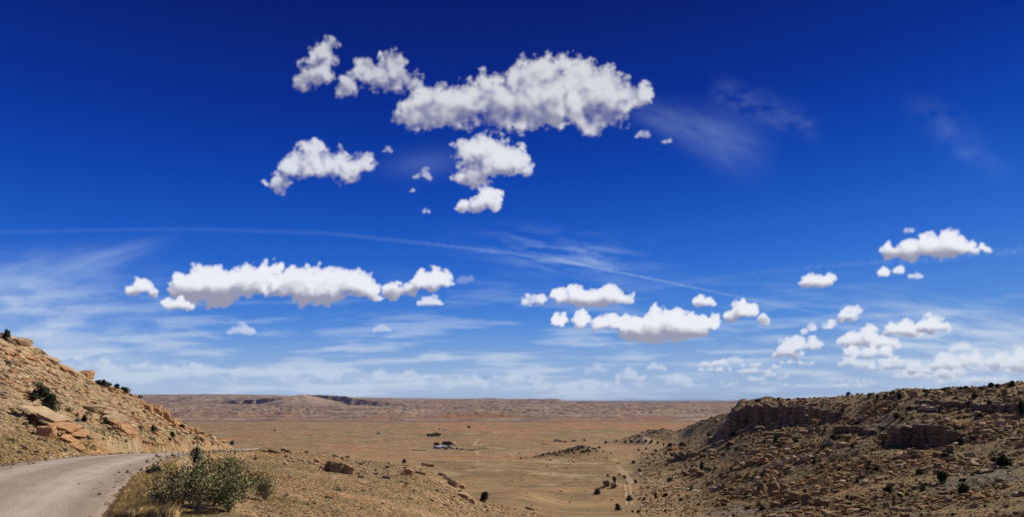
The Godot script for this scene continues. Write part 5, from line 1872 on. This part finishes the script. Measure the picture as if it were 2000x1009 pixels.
func valley() -> void:
	var rng := RandomNumberGenerator.new()
	rng.seed = 8
	mat.white = plain_mat("white painted wall", Color(0.60, 0.585, 0.55))
	mat.blue = plain_mat("blue grey painted wall", Color(0.25, 0.32, 0.40))
	mat.cream = plain_mat("cream wall", Color(0.58, 0.50, 0.38))
	mat.rust = plain_mat("red brown wall", Color(0.24, 0.10, 0.07))
	mat.teal = plain_mat("teal roof", Color(0.10, 0.22, 0.23), 0.5)
	mat.metal = plain_mat("pale metal roof", Color(0.38, 0.40, 0.43), 0.75, 0.0)
	mat.shingle = plain_mat("dark shingle", Color(0.075, 0.07, 0.07))
	mat.redroof = plain_mat("red roof", Color(0.26, 0.09, 0.07))
	mat.door = plain_mat("door", Color(0.16, 0.10, 0.07))
	mat.frame = plain_mat("window frame", Color(0.62, 0.60, 0.56))
	mat.glass = plain_mat("dark glass", Color(0.03, 0.035, 0.045), 0.1)
	mat.tyre = plain_mat("tyre", Color(0.02, 0.02, 0.02))
	mat.track = plain_mat("track dust", Color(1, 1, 1), 0.95)
	track([[1203, 909], [1213, 920], [1225, 934], [1233, 946]], 1.0, mat.track)
	track([[1208, 909], [1219, 920], [1231, 934], [1239, 946]], 1.0, mat.track)
	track([[1249, 922], [1264, 934], [1280, 945]], 0.9, mat.track)
	track([[1240, 947], [1290, 949], [1340, 953], [1370, 960]], 1.0, mat.track)
	track([[1221, 946], [1222, 960], [1224, 988]], 0.7, mat.track)
	track([[1230, 946], [1232, 960], [1235, 988]], 0.7, mat.track)
	track([[926, 870], [930, 862], [937, 856]], 4.0, mat.track)
	track([[928, 879], [934, 887], [960, 891], [990, 889]], 3.0, mat.track)
	track([[300, 842], [420, 840], [520, 840], [600, 838], [690, 834]], 4.0, mat.track)
	track([[784, 851], [810, 852], [834, 853]], 5.0, mat.track)
	# the largest homestead
	house(854, 876, Vector3(15, 3.6, 9), 2.6, 0.2, mat.blue, mat.metal, "blue grey house with a pale roof, leftmost of the largest homestead")
	house(865, 874, Vector3(11, 3.2, 6), 1.6, -0.1, mat.white, mat.metal, "white house beside the blue grey house in the homestead")
	house(871, 877, Vector3(7, 3, 6), 1.8, 0.5, mat.rust, mat.shingle, "dark red shed right of the white house in the homestead", "shed")
	house(877, 875, Vector3(9, 3.0, 6), 1.5, 0.0, mat.blue, mat.shingle, "dark roofed house under the homestead's trees")
	house(886, 868, Vector3(9, 3.4, 6), 1.8, 0.3, mat.cream, mat.white, "cream house with a white roof behind the homestead's trees")
	house(884, 877, Vector3(6, 2.6, 4), 1.0, 0.1, mat.white, mat.redroof, "white shed with a red roof at the left of the homestead's row of sheds", "shed")
	house(893, 877, Vector3(5, 2.6, 4), 1.0, -0.2, mat.rust, mat.redroof, "small red shed in the middle of the homestead's row of sheds", "shed")
	house(903, 878, Vector3(6, 2.4, 4), 0.9, 0.2, mat.cream, mat.redroof, "cream shed with a red roof at the right of the homestead's row of sheds", "shed")
	car(889, 879, mat.white, "white car parked by the small red shed of the homestead", 0.1)
	car(898, 879.5, mat.rust, "dark red car parked between the homestead's sheds", -0.3)
	car(909, 879.5, mat.white, "white car at the right end of the homestead's row of sheds", 0.4)
	# the others
	house(740, 847, Vector3(13, 3.2, 7), 2.0, 0.1, mat.white, mat.teal, "white house with a teal roof standing alone in the valley, left of the tree row")
	house(869, 839, Vector3(11, 4.0, 8), 2.0, 0.1, mat.white, mat.white, "white house far up the valley beyond the tree row")
	house(858, 838, Vector3(7, 2.8, 6), 1.2, 0.1, mat.rust, mat.shingle, "dark shed left of the white house far up the valley", "shed")
	house(1087, 861, Vector3(12, 3.2, 7), 2.0, 0.15, mat.white, mat.shingle, "white house with a dark roof, left of the homestead above the knoll")
	house(1095, 862, Vector3(7, 2.8, 5), 1.4, -0.2, mat.rust, mat.shingle, "dark shed right of the dark roofed white house", "shed")
	house(1104, 863, Vector3(8, 2.8, 5), 1.4, 0.2, mat.rust, mat.redroof, "red roofed shed in the homestead above the knoll", "shed")
	house(1121, 862, Vector3(11, 3.2, 7), 2.0, 0.1, mat.cream, mat.shingle, "cream house with a dark roof, right of the homestead above the knoll")
	# trees and hedges round the homesteads
	var green := crown(960, 12, 700, 0.11, Color(0.055, 0.085, 0.025), Color(0.15, 0.17, 0.06), 1.0)
	for i in 3:
		bush_crowns.append(green)
	for b in [[852, 872, 13, 9, "bushy green tree behind the blue grey house"], [868, 871, 13, 10, "green tree behind the white house of the homestead"], [876, 871, 14, 10, "broad green tree over the dark roofed house"], [915, 836, 8, 5, "lone green tree on the orange flat beyond the settlement"],
			[838, 853, 10, 7, "leftmost tree of the tree row in the valley"], [845, 853, 9, 7, "second tree from the left in the valley tree row"], [852, 852, 12, 8, "tallest tree in the right of the valley tree row"], [858, 852, 8, 6, "rightmost tree of the valley tree row"], [536, 842, 5, 4, "small dark tree alone on the left of the valley floor"], [1141, 862, 5, 6, "small tree right of the cream house above the knoll"]]:
		juniper(b[0], b[1], b[2], b[3], b[4], "", bush_crowns.size() - 1, 500.0)
	for i in 7:
		shrub(914 + i * 2.9, 879, 4.5, 2.6, "low clipped hedge bush in the row right of the homestead", "hedge row right of the homestead", 500.0)
	for i in 4:
		shrub(937 + i * 5.0, 877, 3.0, 4.0, "small bush in the short line beyond the hedge row", "line of bushes beyond the hedge row", 500.0)
	for i in 9:
		shrub(804 + i * 3.3, 880, 4.6, 1.6, "low dark brush in the line left of the largest homestead", "line of dark brush left of the homestead", 500.0)
	for i in 7:
		shrub(849 + i * 3.4, 902, 4.6, 1.6, "low dark brush in the line below the largest homestead", "line of dark brush below the homestead", 500.0)
	for i in 5:
		shrub(1058 + i * 3.4, 868, 4.4, 1.6, "low dark brush in the line above the knoll", "line of dark brush above the knoll", 500.0)
	# bushes one can count on the flat in front of the knoll
	for b in [[1183, 866], [1204, 863], [1221, 865], [1234, 864], [1248, 864], [1262, 862], [1273, 864], [1285, 867], [1296, 870], [1306, 873], [1247, 880], [1262, 878], [1318, 872], [1330, 868], [1170, 875], [1282, 883], [1275, 890], [1300, 888]]:
		juniper(b[0], b[1], rng.randf_range(5.0, 8.0), rng.randf_range(4.5, 7.0), "small juniper on the flat between the knoll and the dark hillside", "junipers on the flat beyond the knoll", -1, 400.0)
	var valley_marks := [[1128, 880, "the dark knoll"], [1060, 890, "the knoll's left end"], [1196, 945, "the small dark outcrop"], [1222, 930, "the wheel tracks"], [1281, 968, "the small upright juniper"], [1167, 962, "the spreading juniper in the ravine"], [945, 975, "the lone juniper below the brow"], [1229, 975, "the juniper by the wheel tracks"], [1309, 936, "the juniper at the hillside's foot"], [1355, 920, "the cluster of dark blocks"], [1237, 903, "the bush beyond the wheel tracks"], [1320, 955, "the crossing track"], [1050, 960, "the open ravine floor"], [1360, 888, "the valley edge ledge"]]
	for i in 70:
		var u := rng.randf_range(960.0, 1400.0)
		var v := rng.randf_range(880.0, 1005.0)
		shrub(u, v, rng.randf_range(2.2, 5.0), rng.randf_range(1.6, 3.6), "small dark bush " + beside(u, v, valley_marks), "small bushes on the valley slope", 130.0)
	# dark rocks and brush that cap the low hills
	var cap := slab_set(1800, 2, mat.brown, 1)
	var w0 := []
	var t0 := []
	for area in [[1128, 830, 26, 30, 130], [1075, 800, 30, 16, 80], [1160, 850, 22, 30, 60], [1275, 1600, 60, 50, 170], [1320, 1600, 80, 60, 170], [1375, 1500, 80, 80, 220], [1345, 560, 24, 12, 70], [1390, 1050, 40, 70, 120]]:
		for i in area[4]:
			var p := pt(area[0], area[1]) + Vector3(rng.randfn() * area[2] * 0.6, 0, rng.randfn() * area[3] * 0.6)
			p.y = ground(p.x, p.z)
			var w := (1.2 + 4.0 * pow(rng.randf(), 3.0)) * -p.z / F
			w0.append(seat(p, Vector3(w * 1.3, w * 0.8, w), rng.randf() * TAU, 0.5, rng))
			t0.append(grade(rng, 0.45, 1.1))
	stuff("rubble", cap[0], w0, t0, "dark rubble capping the low knolls and hills in the valley", "rubble")
	for i in 34:
		var a: Array = [[1128, 830, 22, 26], [1075, 800, 26, 12], [1150, 850, 20, 30]][i % 3]
		var p := pt(a[0], a[1]) + Vector3(rng.randfn() * a[2] * 0.6, 0, rng.randfn() * a[3] * 0.6)
		var uu := 1000.0 + F * p.x / -p.z
		var vv := EYE_V - F * ground(p.x, p.z) / -p.z
		shrub(uu, vv, rng.randf_range(4.0, 8.0), rng.randf_range(2.5, 4.5), "dark low bush among the rocks of the low knoll in the valley", "dark bushes on the low knoll", 600.0)
	# scrub too fine to count
	var scrub := crown(956, 6, 60, 0.26, Color(0.11, 0.095, 0.045), Color(0.22, 0.175, 0.09), 0.6)
	var w1 := []
	var t1 := []
	var nz := noise(97, 0.012, 4, 0.6)
	while w1.size() < 4500:
		var u := rng.randf_range(400.0, 1440.0)
		var v := rng.randf_range(828.0, 1012.0)
		var p := hit(u, v, 135.0)
		if -p.z > 3000.0 or nz.get_noise_2d(p.x, p.z) < rng.randf_range(-0.3, 0.4):
			continue
		var w := rng.randf_range(0.8, 2.0) * -p.z / F
		w1.append(Transform3D(Basis(Vector3.UP, rng.randf() * TAU).scaled_local(Vector3(w * 1.3, w * 0.4, w)), p))
		t1.append(grade(rng, 0.6, 1.4))
	stuff("scrub", scrub, w1, t1, "sparse low scrub over the valley floor", "scrub")

func shrub(u: float, v: float, wide: float, tall: float, label: String, group: String, from: float) -> void:
	var p := hit(u, v, from)
	var k := -p.z / F
	put("shrub", bush_crowns[int(u * 7.0) % 6], Transform3D(Basis(Vector3.UP, u * 3.7).scaled_local(Vector3(wide * k, tall * k, wide * k)), p - Vector3(0, tall * k * 0.06, 0)), label, "bush", group)
